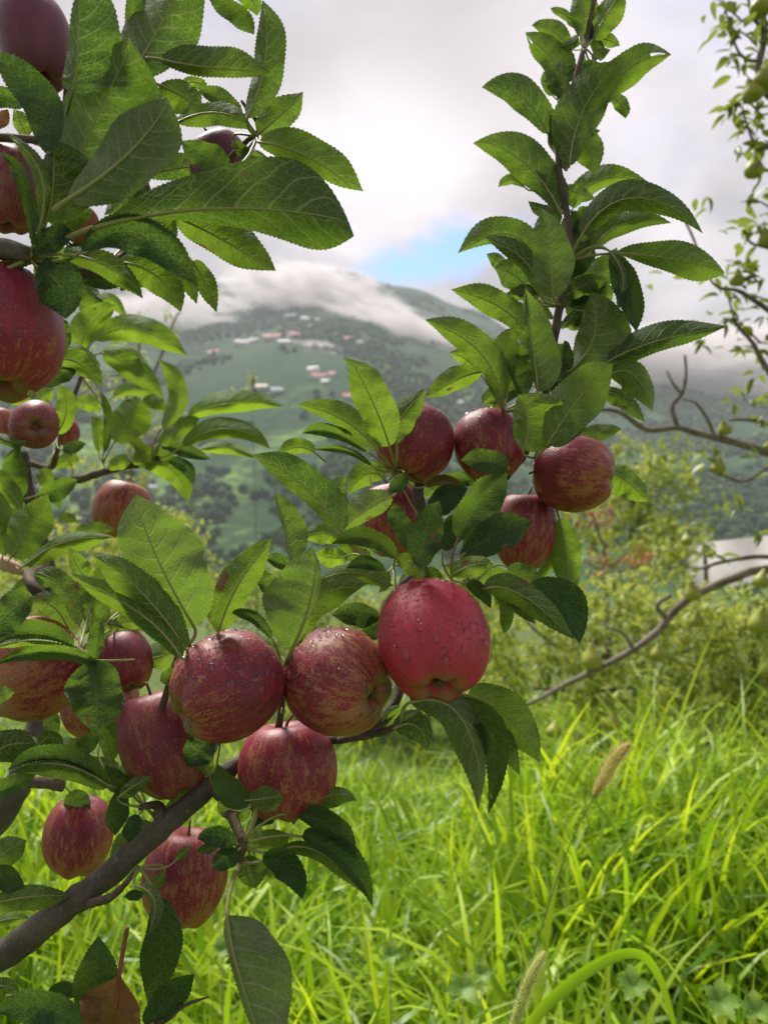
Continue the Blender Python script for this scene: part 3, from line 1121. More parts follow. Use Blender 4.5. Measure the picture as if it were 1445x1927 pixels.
LF('A', '225 520 232 535 228 548 7 6 t .49 .1')
LF('A', '330 480 262 520 200 500 20 14 u .50 .7')
LF('A', '440 262 462 285 500 300 8 12 t .50 .2')

# --- C: centre
LF('C', '366 1180 300 1058 250 932 60 78 u .48 .35', pale=0.9, pr=.42, pl=.55, pet=60, pr_=1.3, spot=(.42, -.30, .02), label='large pale leaf showing its net of veins beside the apples')
LF('C', '350 1222 272 1120 178 1041 33 34 u .47 .6', pale=0.15, pr=.45)
LF('C', '342 1238 258 1150 128 1092 20 28 u .46 .75', pl=.45)
LF('C', '412 1188 452 1095 516 1015 34 26 u .50 .6', spot=(.42, -.75, .09), dz=.1)
LF('C', '410 1190 398 1150 386 1112 8 14 u .51 .7')
LF('C', '548 1225 584 1130 597 1028 78 12 u .50 .4', pale=0.8, pl=.45, pr_=1.6, pet=60, label='pale folded leaf standing up between two apples')
LF('C', '552 1218 600 1125 690 1108 26 30 u .505 .7', pl=.6)
LF('C', '606 1092 670 1078 739 1107 14 18 u .53 .8')
LF('C', '530 1130 500 1100 492 1068 12 22 t .56 .2')
LF('C', '575 1080 530 1060 500 1048 10 14 t .58 .2')
LF('C', '512 1202 475 1162 434 1155 9 11 t .50 .2')
LF('C', '546 1062 537 990 513 930 5 34 u .56 .35', pale=0.5, pr=.38)
LF('C', '643 1002 568 912 474 860 20 40 u .55 .3', pr=.4, dz=-.1)
LF('C', '733 840 702 758 655 668 30 36 u .56 .7', pale=0.2, pr=.5, hole=[(.93, -.6, .06)])
LF('C', '746 836 756 785 803 737 22 26 u .57 .5')
LF('C', '710 848 645 790 560 762 14 27 u .56 .6')
LF('C', '692 850 622 812 570 818 10 13 t .58 .4')
LF('C', '592 852 556 842 522 862 10 16 u .58 .8')
LF('C', '700 876 645 846 590 850 6 5 t .57 .3', gloss=1.0)
LF('C', '722 902 690 892 654 930 20 22 u .60 .75')
LF('C', '655 947 640 925 650 893 20 10 u .60 .4', pale=0.9)
LF('C', '738 934 692 958 640 998 18 30 u .57 .35', pale=0.9)
LF('C', '648 1018 610 1002 568 1012 20 16 u .60 .7')
LF('C', '655 1045 625 1050 592 1040 16 18 u .61 .95')
LF('C', '745 1050 690 1012 626 1026 15 18 t .53 .35')
LF('C', '736 1040 700 1030 645 1025 4 14 u .532 .85')
LF('C', '776 1034 750 985 737 948 15 20 t .55 .12')
LF('C', '797 1068 800 1005 826 941 27 29 t .52 .12', spot=(.5, .45, .07))
LF('C', '835 1036 850 1000 865 962 20 20 t .56 .2')
LF('C', '862 1014 900 952 952 888 32 40 t .54 .2', pr=.45)
LF('C', '875 1040 935 1004 1001 985 32 32 t .53 .12')
LF('C', '815 965 840 940 880 918 24 22 t .59 .1')
LF('C', '956 880 912 868 867 866 18 22 t .55 .1', spot=(.7, .3, .05), gloss=1.0)
LF('C', '823 906 862 900 905 908 12 16 t .64 .1')
LF('C', '850 1082 888 1064 929 1060 16 20 u .50 1.0', spot=(.35, -.5, .10), label='small yellow leaf with a dark brown scorched patch')
LF('C', '797 1088 770 1062 744 1046 14 18 u .52 .8')
LF('C', '722 1075 690 1060 650 1068 10 12 t .54 .2')
LF('C', '716 1162 672 1150 625 1158 28 14 t .56 .05', gloss=1.0)
LF('C', '688 1205 700 1180 716 1162 14 20 t .57 .0')
LF('C', '912 1108 985 1122 1078 1206 26 24 u .54 .55', pl=.4)
LF('C', '992 1112 1052 1132 1086 1212 40 22 t .56 .12', pl=.55)
LF('C', '928 1112 968 1135 1008 1173 12 15 u .555 .3')
LF('C', '942 1122 952 1160 944 1190 12 10 u .57 .5')
LF('C', '1052 976 1066 1050 1070 1123 26 26 u .64 .6')
LF('C', '955 1068 985 1085 1018 1100 22 18 u .60 .6')
LF('C', '878 1102 900 1112 924 1145 14 10 t .55 .1', gloss=1.0)
LF('C', '1143 884 1182 908 1219 946 20 28 u .63 .7')
LF('C', '1090 816 1128 812 1168 804 12 14 u .62 .6')
LF('C', '870 1050 900 1035 930 1045 18 18 t .57 .05')
LF('C', '760 890 752 910 728 925 12 14 t .57 .1')
LF('C', '800 915 840 905 872 925 10 8 t .60 .6', dead=.6)
LF('C', '705 1070 725 1090 712 1115 10 8 u .62 .4')
LF('C', '640 1000 665 1035 700 1060 14 18 u .62 .8')
LF('C', '1010 1088 1035 1045 1040 990 10 14 u .66 .8')

# --- D: right shoot
LF('D', '1078 40 1056 24 1035 16 8 8 u .67 .4')
LF('D', '1091 68 1098 20 1088 -40 22 24 u .66 .5')
LF('D', '1114 74 1142 25 1178 -30 20 26 u .66 .5')
LF('D', '1070 88 1038 58 1000 50 12 20 u .69 .35')
LF('D', '1062 160 1036 108 985 66 24 34 u .67 .3', hole=[(.9, -.3, .06)])
LF('D', '1030 252 978 180 906 163 24 34 u .66 .15', pr=.42, hole=[(.86, .2, .03)])
LF('D', '1040 180 1030 158 1024 134 10 12 t .69 .2')
LF('D', '1071 312 1098 205 1166 117 46 34 u .62 .4', pl=.5)
LF('D', '1052 255 1098 270 1120 328 28 30 u .66 .45')
LF('D', '1066 318 1052 260 1035 215 12 18 u .64 .1')
LF('D', '1128 196 1185 128 1262 98 32 26 u .65 .4', hole=[(.86, -.1, .08)])
LF('D', '1114 112 1130 100 1148 96 8 8 u .66 .6')
LF('D', '1150 182 1168 198 1176 223 14 12 u .68 .3')
LF('D', '1122 72 1145 76 1164 88 12 12 u .67 .7')
LF('D', '1108 82 1111 58 1106 34 6 5 t .66 .1')
LF('D', '1053 397 988 308 892 260 28 42 u .62 .45', pr=.45)
LF('D', '986 352 962 338 937 352 8 10 u .65 .5', pale=0.8)
LF('D', '1077 392 1130 338 1222 345 24 16 u .66 .4')
LF('D', '1094 442 1192 372 1328 432 30 24 u .60 .35', pl=.45)
LF('D', '1115 469 1172 422 1263 417 20 16 u .62 .55')
LF('D', '1082 456 1088 425 1076 396 16 18 t .64 .2')
LF('D', '1012 492 950 440 864 480 16 32 u .60 .3', pr=.5)
LF('D', '1018 556 982 486 907 452 15 22 u .59 .35')
LF('D', '1041 560 1034 478 1026 392 32 40 u .57 .4', pale=0.45, pl=.45, label='upright leaf with a pale felty left half in front of the shoot')
LF('D', '1002 560 970 520 930 505 26 28 u .62 .15', pale=0.8)
LF('D', '955 520 940 495 915 478 12 12 u .64 .3')
LF('D', '1158 477 1255 486 1364 512 32 28 u .60 .4', pr=.7, pl=.6, dz=.05)
LF('D', '1145 472 1172 525 1156 582 16 14 u .59 .05', pale=0.9)
LF('D', '1152 478 1186 545 1190 624 20 28 t .595 .1')
LF('D', '986 620 930 572 848 546 22 28 u .60 .5')
LF('D', '942 745 895 655 798 607 20 32 u .57 .5', pr=.5)
LF('D', '946 745 946 675 965 614 26 26 u .58 .85')
LF('D', '940 752 925 695 935 636 12 18 u .585 .2')
LF('D', '1012 738 1000 640 979 545 8 44 u .56 .5', pale=0.35, pr=.36)
LF('D', '906 700 855 716 803 752 18 22 u .60 .7')
LF('D', '892 690 870 672 846 664 10 12 u .63 1.0')
LF('D', '986 745 968 705 948 664 8 34 t .575 .3')
LF('D', '984 848 993 795 980 740 26 74 u .535 .7', pale=0.25, pr=.55, pl=.5)
LF('D', '1030 836 1090 748 1150 682 42 42 u .53 .6', pale=0.35, pr=.45)
LF('D', '1030 832 1070 810 1105 776 8 18 t .54 .25')
LF('D', '1145 706 1192 706 1226 774 22 34 u .60 .55')
LF('D', '1128 742 1168 748 1214 795 12 18 u .61 .4')
LF('D', '1128 690 1225 645 1369 615 30 20 u .60 .25', pl=.45)
LF('D', '1074 696 1118 628 1108 550 28 62 u .60 .35', pale=0.45, pr=.45)
LF('D', '1125 575 1140 555 1140 532 10 12 u .63 .5')
LF('D', '1075 545 1125 520 1165 468 26 26 u .65 .3')
LF('D', '1070 520 1092 485 1110 452 20 22 t .63 .35')
LF('D', '1060 560 1092 540 1140 520 16 14 u .62 .4')
LF('D', '1062 610 1088 600 1120 590 14 20 u .64 .5')
LF('D', '945 735 925 742 906 760 8 12 u .62 .3')
LF('D', '1020 705 1055 690 1065 640 14 20 t .60 .05')
LF('D', '1060 690 1065 660 1062 640 8 8 t .63 .1')
LF('D', '1012 562 985 545 960 552 14 10 t .62 .1')
LF('D', '1085 398 1100 410 1112 440 16 16 t .65 .1')
LF('D', '1118 130 1095 145 1100 100 16 18 u .68 .4')
LF('D', '950 760 930 770 912 758 6 8 u .63 .5')
LF('D', '1040 600 1015 580 1000 560 8 10 u .64 .5')

# --- E: lower centre
LF('E', '772 1322 868 1352 910 1524 26 36 u .50 .15', pale=0.6, pl=.35, pr=.5, pr_=1.3, label='curled grey-green leaf drooping under the reddest apple')
LF('E', '838 1325 922 1385 914 1532 30 16 t .512 .1', gloss=1.0, label='dark bluish leaf drooping with a rain drop near its tip')
LF('E', '742 1372 782 1366 806 1412 24 26 u .52 .2')
LF('E', '880 1308 952 1345 1020 1432 38 36 u .54 .55')
LF('E', '925 1362 950 1400 972 1460 18 14 u .55 .4')
LF('E', '468 1514 430 1488 411 1438 22 26 t .50 .25', pr=.4)
LF('E', '464 1506 502 1502 534 1496 20 22 u .50 .45')
LF('E', '572 1526 622 1496 672 1504 14 22 u .55 .7')
LF('E', '558 1530 620 1555 664 1614 26 18 t .54 .1')
LF('E', '528 1600 605 1606 696 1692 12 16 u .52 .5')
LF('E', '568 1574 640 1612 708 1701 30 14 t .528 .1')
LF('E', '494 1620 540 1628 572 1692 24 28 t .52 .1')
LF('E', '452 1598 498 1592 548 1572 30 26 u .56 .8')
LF('E', '452 1622 470 1640 482 1672 28 22 u .54 .45')
LF('E', '470 1632 510 1640 545 1670 22 20 u .56 .8')
LF('E', '446 1588 408 1572 372 1580 20 16 t .515 .1', gloss=1.0)
LF('E', '448 1600 420 1618 401 1636 20 16 t .51 .2', gloss=1.0)
LF('E', '430 1560 400 1590 368 1600 10 8 t .53 .3')
LF('E', '260 1668 292 1700 276 1764 14 8 u .50 .1', pale=0.6)
LF('E', '296 1690 305 1775 286 1892 34 34 t .51 .05', gloss=1.0, pr=.6, label='wet dark leaf hanging straight down with a shining patch')
LF('E', '428 1722 452 1840 520 2030 86 10 u .45 .15', pale=1.0, pl=.45, pr_=1.6, pet=140, bow=.0, tone=.1, label='large pale matt leaf hanging edge-on from a pinkish stalk')
LF('E', '252 1482 222 1470 198 1440 20 18 t .55 .2')
LF('E', '232 1488 220 1530 214 1572 20 18 t .55 .2')
LF('E', '226 1498 255 1478 286 1462 12 14 u .53 .5')
LF('E', '262 1534 248 1560 240 1586 14 14 t .53 .05', pale=0, gloss=1.0)
LF('E', '290 1556 248 1580 208 1624 22 22 u .57 .5')
LF('E', '270 1682 252 1684 234 1688 10 8 t .52 .05')
LF('E', '402 1378 378 1410 354 1444 26 30 t .54 .0')
LF('E', '470 1520 440 1525 410 1500 20 18 u .53 .6')
LF('E', '395 1460 380 1430 352 1395 14 18 u .55 .4')
LF('E', '700 1392 725 1350 752 1325 8 10 u .56 .4')
LF('E', '480 1555 500 1530 540 1520 16 20 t .55 .1')
LF('E', '330 1620 345 1605 360 1595 8 8 u .53 .4')
LF('E', '310 1640 295 1660 270 1665 10 10 u .54 .5')
LF('E', '308 1530 345 1500 372 1502 10 14 u .58 .6')
LF('E', '212 1432 202 1395 190 1360 14 18 u .58 .4')

# --- F: left, behind
LF('F', '166 1246 182 1310 178 1380 48 52 t .50 .2', pl=.45, pr=.4, label='two-toned leaf hanging point down between the left apples')
LF('F', '188 1250 90 1226 -14 1250 14 12 t .50 .35')
LF('F', '140 1216 60 1192 -14 1214 8 26 t .52 .3')
LF('F', '140 1219 60 1205 -14 1222 9 3 u .519 .8')
LF('F', '178 1250 184 1200 192 1168 16 11 t .51 .3')
LF('F', '-24 1200 22 1150 63 1122 30 30 t .50 .2')
LF('F', '150 1176 118 1106 64 1076 14 24 u .60 .35')
LF('F', '132 1192 98 1140 50 1138 18 20 u .62 .3')
LF('F', '176 1096 148 1070 133 1028 12 20 u .60 .7')
LF('F', '172 1185 176 1140 168 1100 20 28 u .60 .35')
LF('F', '182 1112 210 1080 262 1068 22 18 u .62 .7')
LF('F', '272 1240 315 1232 366 1215 24 26 u .62 .8', pale=0.5)
LF('F', '-26 1432 18 1402 68 1402 28 30 u .55 .35')
LF('F', '72 1405 95 1388 122 1400 12 12 u .60 .3')
LF('F', '140 1432 165 1400 192 1384 14 14 t .60 .3')
LF('F', '192 1392 208 1376 230 1366 14 16 u .60 .3')
LF('F', '342 1262 320 1274 301 1282 14 14 t .50 .2')
LF('F', '-24 1310 0 1308 28 1300 14 14 u .52 .4')
LF('F', '206 1478 115 1428 14 1449 4 26 t .53 .2', pr=.5)
LF('F', '206 1479 115 1438 16 1450 26 4 u .528 .55', pl=.4)
LF('F', '132 1490 145 1520 142 1554 26 22 u .72 .1')
LF('F', '-30 1505 20 1480 70 1460 16 14 t .60 .3')
LF('F', '205 1185 240 1170 290 1175 14 14 u .62 .6')
LF('F', '150 1200 190 1175 240 1180 6 8 u .60 .7')
LF('F', '250 1420 240 1450 215 1500 16 14 t .60 .2')
LF('F', '225 1445 170 1440 130 1470 16 14 u .66 .7')

# --- G: bottom left
LF('G', '-34 1640 10 1605 51 1582 24 26 u .55 .5')
LF('G', '-30 1642 10 1655 47 1672 24 22 t .54 .05', gloss=1.0)
LF('G', '-34 1706 55 1688 132 1686 20 24 u .55 .6')
LF('G', '-20 1742 25 1728 62 1735 10 12 u .57 .9')
LF('G', '165 1935 180 1850 192 1762 36 38 t .48 .1')
LF('G', '150 1872 120 1862 90 1872 14 14 t .50 .0')
LF('G', '152 1930 78 1896 -10 1905 32 32 t .45 .1')
LF('G', '275 1932 320 1882 368 1834 28 22 t .48 .15')
LF('G', '228 1832 214 1900 200 1998 52 58 t .46 1.0', dead=1.0, pet=0, bow=-.12, pl=.58, pr=.5, bs=.42, label='brown withered leaf hanging from a rusty stalk')
LF('G', '60 1985 80 1945 140 1925 22 22 t .47 .1')
LF('G', '-20 1870 5 1855 40 1868 16 16 u .50 .4')

rf = random.Random(99)
for (cl, x, y, d, n, ln) in [('D', 1100, 60, .67, 3, 60), ('D', 1090, 120, .67, 4, 60), ('D', 1072, 180, .66, 3, 60), ('D', 1060, 230, .66, 3, 70), ('D', 1050, 300, .645, 3, 70), ('D', 1056, 350, .64, 3, 70), ('D', 1062, 400, .65, 5, 75), ('D', 1070, 470, .64, 5, 85), ('D', 1068, 520, .63, 4, 75), ('D', 1055, 570, .64, 6, 85), ('D', 1045, 620, .625, 3, 70),
                             ('D', 1045, 640, .67, 5, 90), ('D', 1010, 720, .67, 4, 90), ('C', 760, 900, .68, 4, 80), ('C', 690, 1020, .69, 4, 90), ('C', 800, 1060, .66, 5, 90), ('C', 930, 1060, .66, 3, 80),
                             ('F', 120, 1180, .68, 5, 100), ('F', 230, 1150, .70, 4, 110), ('F', 90, 1400, .72, 4, 90), ('E', 480, 1600, .60, 3, 80), ('A', 120, 450, .52, 5, 110), ('A', 260, 330, .54, 5, 120), ('A', 60, 200, .54, 2, 90)]:
    for i in range(n):
        a = rf.uniform(0, 6.283)
        l_ = ln * rf.uniform(.7, 1.25)
        ex, ey = math.cos(a) * l_, math.sin(a) * l_ * .9
        bx_, by_ = x + ex * .12, y + ey * .12
        qx, qy = -ey * rf.uniform(-.18, .18), ex * rf.uniform(-.18, .18)
        LEAVES.append((cl, dict(b=[bx_, by_], m=[bx_ + ex * .5 + qx, by_ + ey * .5 + qy], t=[bx_ + ex, by_ + ey], wl=l_ * rf.uniform(.12, .26), wr=l_ * rf.uniform(.12, .26),
                                side=rf.choice('uut'), d=d + rf.uniform(-.015, .02), tone=TONE[cl] + rf.uniform(-.2, .2), o={'pale': max(0, rf.uniform(-.8, .7))})))
for cl, sp in LEAVES:
    make_leaf(sp, BR[cl], HUBS[cl])

# the rusty stalk of the withered leaf
stalk = branch('dead_stalk', [(240, 1745, .462, 4.5), (232, 1790, .461, 4.5), (224, 1842, .459, 4), (219, 1900, .457, 3)], plain('rusty_stalk', (.19, .06, .03), (.28, .10, .05), 90, .7), tree, 8)

# ------------------------------------------------------------------ the second apple tree
tree2 = empty('apple_tree', (-2.0, 1.5, 0.0))
tag(tree2, 'second apple tree at the left, its blurred bright leaves behind the near branches', 'apple tree')
branch('trunk', [(-1100, 2500, 1.6, 52), (-1080, 2000, 1.55, 46), (-1020, 1500, 1.5, 40), (-960, 1000, 1.45, 32), (-950, 500, 1.4, 24), (-940, 0, 1.4, 12)], M_BARK, tree2, 14)
lb = branch('branch', [(-1060, 1900, 1.54, 30), (-600, 1850, 1.2, 26), (-250, 1720, 1.0, 26), (-60, 1590, .92, 27), (5, 1530, .90, 26), (50, 1430, .92, 22), (78, 1340, .95, 19), (96, 1250, .97, 17), (104, 1150, .98, 16), (88, 1060, 1.0, 14), (62, 960, 1.0, 12), (52, 900, 1.0, 9), (46, 850, 1.0, 7)], M_BARK, tree2, 12)
tw = branch('twig', [(62, 960, 1.0, 8), (100, 910, .99, 7), (150, 902, .98, 8), (195, 888, .97, 7), (240, 876, .96, 8), (272, 872, .96, 7), (300, 862, .95, 5)], M_TWIG, tree2, 8)
tw2 = branch('twig', [(88, 1060, 1.0, 8), (55, 1090, .80, 10), (95, 1140, .78, 12), (125, 1190, .77, 11)], M_TWIG, tree2, 8)
tw3 = branch('twig', [(50, 870, 1.0, 6), (95, 880, 1.0, 6), (108, 850, .98, 5), (115, 815, .97, 4), (160, 690, .97, 4), (165, 650, .97, 3)], M_TWIG, tree2, 8)
HUBS['B'] = [(195, 872, .97), (285, 868, .955), (108, 840, .98), (110, 812, .97), (45, 940, 1.0), (150, 700, .97)]
BR['B'] = tw
n0 = len(LEAVES)
LF('B', '152 655 175 608 218 574 32 24 u .95')
LF('B', '162 582 205 560 238 602 8 14 u .97 1.0')
LF('B', '180 640 262 620 346 676 26 22 u .93 .9', spot=(.62, -.2, .03))
LF('B', '192 662 240 662 288 704 9 14 u .97 1.0')
LF('B', '194 666 248 692 312 748 20 20 u .95 .8', spot=(.6, .3, .025))
LF('B', '306 806 336 740 302 670 18 16 u .93 .8')
LF('B', '216 832 246 785 264 749 30 36 u .90 .9')
LF('B', '214 747 262 732 308 754 14 12 u .99 .8')
LF('B', '270 760 292 755 314 776 12 14 u .99 .9')
LF('B', '355 782 440 758 534 764 22 16 u .94 .9', hole=[(.52, -.95, .08)], spot=(.0, .0, .05))
LF('B', '300 836 338 806 377 788 16 18 u .93 .6')
LF('B', '344 840 428 806 511 844 20 16 u .93 .7')
LF('B', '375 846 425 842 484 861 9 11 u .96 .9')
LF('B', '303 838 350 848 394 868 12 11 t .95 .1', gloss=1.0)
LF('B', '248 868 320 882 358 946 26 20 u .94 .9')
LF('B', '318 868 350 878 366 912 10 12 t .95 .1', gloss=1.0)
LF('B', '204 882 228 868 250 866 12 14 u .95 .9')
LF('B', '196 852 205 790 190 738 8 8 t .94 .4')
LF('B', '186 850 182 805 176 780 8 14 u .95 .9')
LF('B', '108 676 150 685 195 726 22 16 u .56 .5')
LF('B', '118 662 150 660 188 692 9 10 u .58 .6')
LF('B', '142 698 112 708 82 730 14 12 t .57 .05')
LF('B', '108 816 126 768 112 722 18 18 u .85 .9')
LF('B', '62 770 80 745 104 728 14 16 u .95 1.0')
LF('B', '190 772 165 758 138 760 14 14 u 1.1 1.0')
LF('B', '42 938 20 885 40 840 14 30 t .80 .4')
LF('B', '42 956 14 920 -24 878 16 18 u .78 .85')
LF('B', '6 1046 10 985 -6 925 22 18 t .76 .3')
LF('B', '22 1048 58 990 96 934 34 36 u .72 .85')
LF('B', '48 1064 128 1018 214 1016 12 22 u .70 .7')
LF('B', '140 1010 175 995 214 1000 12 12 u .90 .6')
LF('B', '72 932 108 920 146 902 16 20 t .85 .3')
LF('B', '118 846 138 842 162 834 10 10 t .80 .1', gloss=1.0)
LF('B', '76 912 86 898 98 884 16 16 u .90 .5')
LF('B', '112 980 128 974 146 984 8 8 u .95 .9')
LF('B', '150 560 170 600 180 640 12 12 t .97 .3')
LF('B', '-20 812 20 830 52 832 8 10 u .80 .5')
LF('B', '130 902 110 930 115 960 8 10 u 1.0 .9')
LF('B', '290 862 262 840 240 815 8 9 t .96 .3')
LF('B', '230 690 215 660 225 640 10 10 u 1.0 .8')
LF('B', '100 880 128 865 150 870 12 12 u 1.0 .9')
LF('B', '60 1000 30 960 0 950 14 14 u .9 .7')
LF('B', '20 760 50 745 90 745 10 12 u 1.0 .7')
LF('B', '100 1100 60 1095 20 1120 12 12 u .9 .6')
for cl, sp in LEAVES[n0:]:
    make_leaf(sp, BR[cl], HUBS[cl])
# pale broken stub on the left
branch('stub', [(-60, 1040, .80, 15), (0, 1058, .79, 14), (30, 1070, .79, 11), (44, 1078, .79, 5)], plain('dry_wood', (.45, .31, .20), (.55, .42, .30), 60, .8), tree2, 10)

# ------------------------------------------------------------------ apples
PROF = [(0, .62), (.05, .62), (.12, .665), (.22, .755), (.34, .83), (.48, .85), (.63, .80), (.77, .68), (.89, .49), (.968, .26), (1.0, .0), (.985, -.22), (.93, -.44), (.835, -.635), (.71, -.785), (.575, -.885), (.45, -.93), (.335, -.925), (.235, -.865), (.14, -.79), (.05, -.76), (0, -.76)]
PR_C = crom(PROF, 3)


def apple_pt(th, s, kind):
    """s: 0 at stem, 1 at calyx"""
    i = s * (len(PR_C) - 1)
    a = int(min(i, len(PR_C) - 2))
    f = i - a
    r, z = PR_C[a] * (1 - f) + PR_C[a + 1] * f
    r = max(r, 0)
    low = min(1, max(0, (-z - .15) / .7))
    lobe = math.cos(5 * th + kind)
    # narrow the lower half: conical apple
    r *= 1 - .05 * low * low
    r *= 1 + .022 * low * lobe
    z += -.035 * lobe * low * (1 if r > .2 else r / .2)
    top = max(0, z - .3)
    r *= 1 + .03 * math.cos(2 * th + kind * 2) + .02 * math.cos(3 * th + kind)
    z += .05 * top * math.cos(th + kind)
    return Vector((r * math.cos(th), r * math.sin(th), z))


def apple_mesh(kind):
    nt_, ns = 56, 46
    V, Fc = [], []
    for j in range(ns + 1):
        for i in range(nt_):
            V.append(apple_pt(2 * math.pi * i / nt_, j / ns, kind)[:])
    for j in range(ns):
        for i in range(nt_):
            i2 = (i + 1) % nt_
            Fc.append((j * nt_ + i, (j + 1) * nt_ + i, (j + 1) * nt_ + i2, j * nt_ + i2))
    o = mesh_np('skin', V, np.array(Fc), [M_APPLE])
    me = o.data
    bpy.data.objects.remove(o)
    return me


APM = [apple_mesh(k) for k in (0.3, 1.7, 3.4)]


def calyx_mesh():
    bm = bmesh.new()
    for k in range(5):
        a = k * 2 * math.pi / 5
        w = .05
        pts = []
        for q in range(5):
            t = q / 4
            r = .03 + .10 * math.sin(t * 1.7)
            z = -.79 - .14 * t + .05 * t * t
            ww = w * (1 - t) ** .7 * (1 if t > 0 else .8)
            ang = a + .35 * t
            c = Vector((r * math.cos(ang), r * math.sin(ang), z))
            s = Vector((-math.sin(ang), math.cos(ang), 0)) * ww
            pts.append((bm.verts.new(c - s), bm.verts.new(c + s)))
        for q in range(4):
            bm.faces.new((pts[q][0], pts[q][1], pts[q + 1][1], pts[q + 1][0]))
    bmesh.ops.create_icosphere(bm, subdivisions=1, radius=.055, matrix=Matrix.Translation((0, 0, -.76)))
    me = bpy.data.meshes.new('calyx')
    bm.to_mesh(me)
    bm.free()
    me.materials.append(M_CALYX)
    return me


CALM = calyx_mesh()


def drop_mesh(kind):
    """flattened water bead, a little irregular, base just inside the skin"""
    rr = random.Random(kind)
    nt_, ns = 14, 6
    V, Fc = [], []
    f1, f2 = rr.uniform(.0, .22), rr.uniform(0, .14)
    p1, p2 = rr.random() * 6, rr.random() * 6
    for j in range(ns):
        a = j / (ns - 1) * math.pi / 2
        for i in range(nt_):
            th = 2 * math.pi * i / nt_
            k = 1 + f1 * math.cos(th + p1) + f2 * math.cos(2 * th + p2) + .05 * math.cos(3 * th)
            r = math.cos(a) ** .85 * k
            V.append((r * math.cos(th), r * math.sin(th), .72 * math.sin(a) - .06))
    V.append((0, 0, -.10))
    b = len(V) - 1
    for j in range(ns - 1):
        for i in range(nt_):
            i2 = (i + 1) % nt_
            Fc.append((j * nt_ + i, j * nt_ + i2, (j + 1) * nt_ + i2, (j + 1) * nt_ + i))
    for i in range(nt_):
        Fc.append((b, (i + 1) % nt_, i))
    return np.array(V), Fc


DROPS = [drop_mesh(k) for k in range(6)]
DROPM = []
for V_, F_ in DROPS:
    o_ = mesh_np('water_drop', V_, F_, [M_WATER])
    DROPM.append(o_.data)
    bpy.data.objects.remove(o_)
used_labels = set()


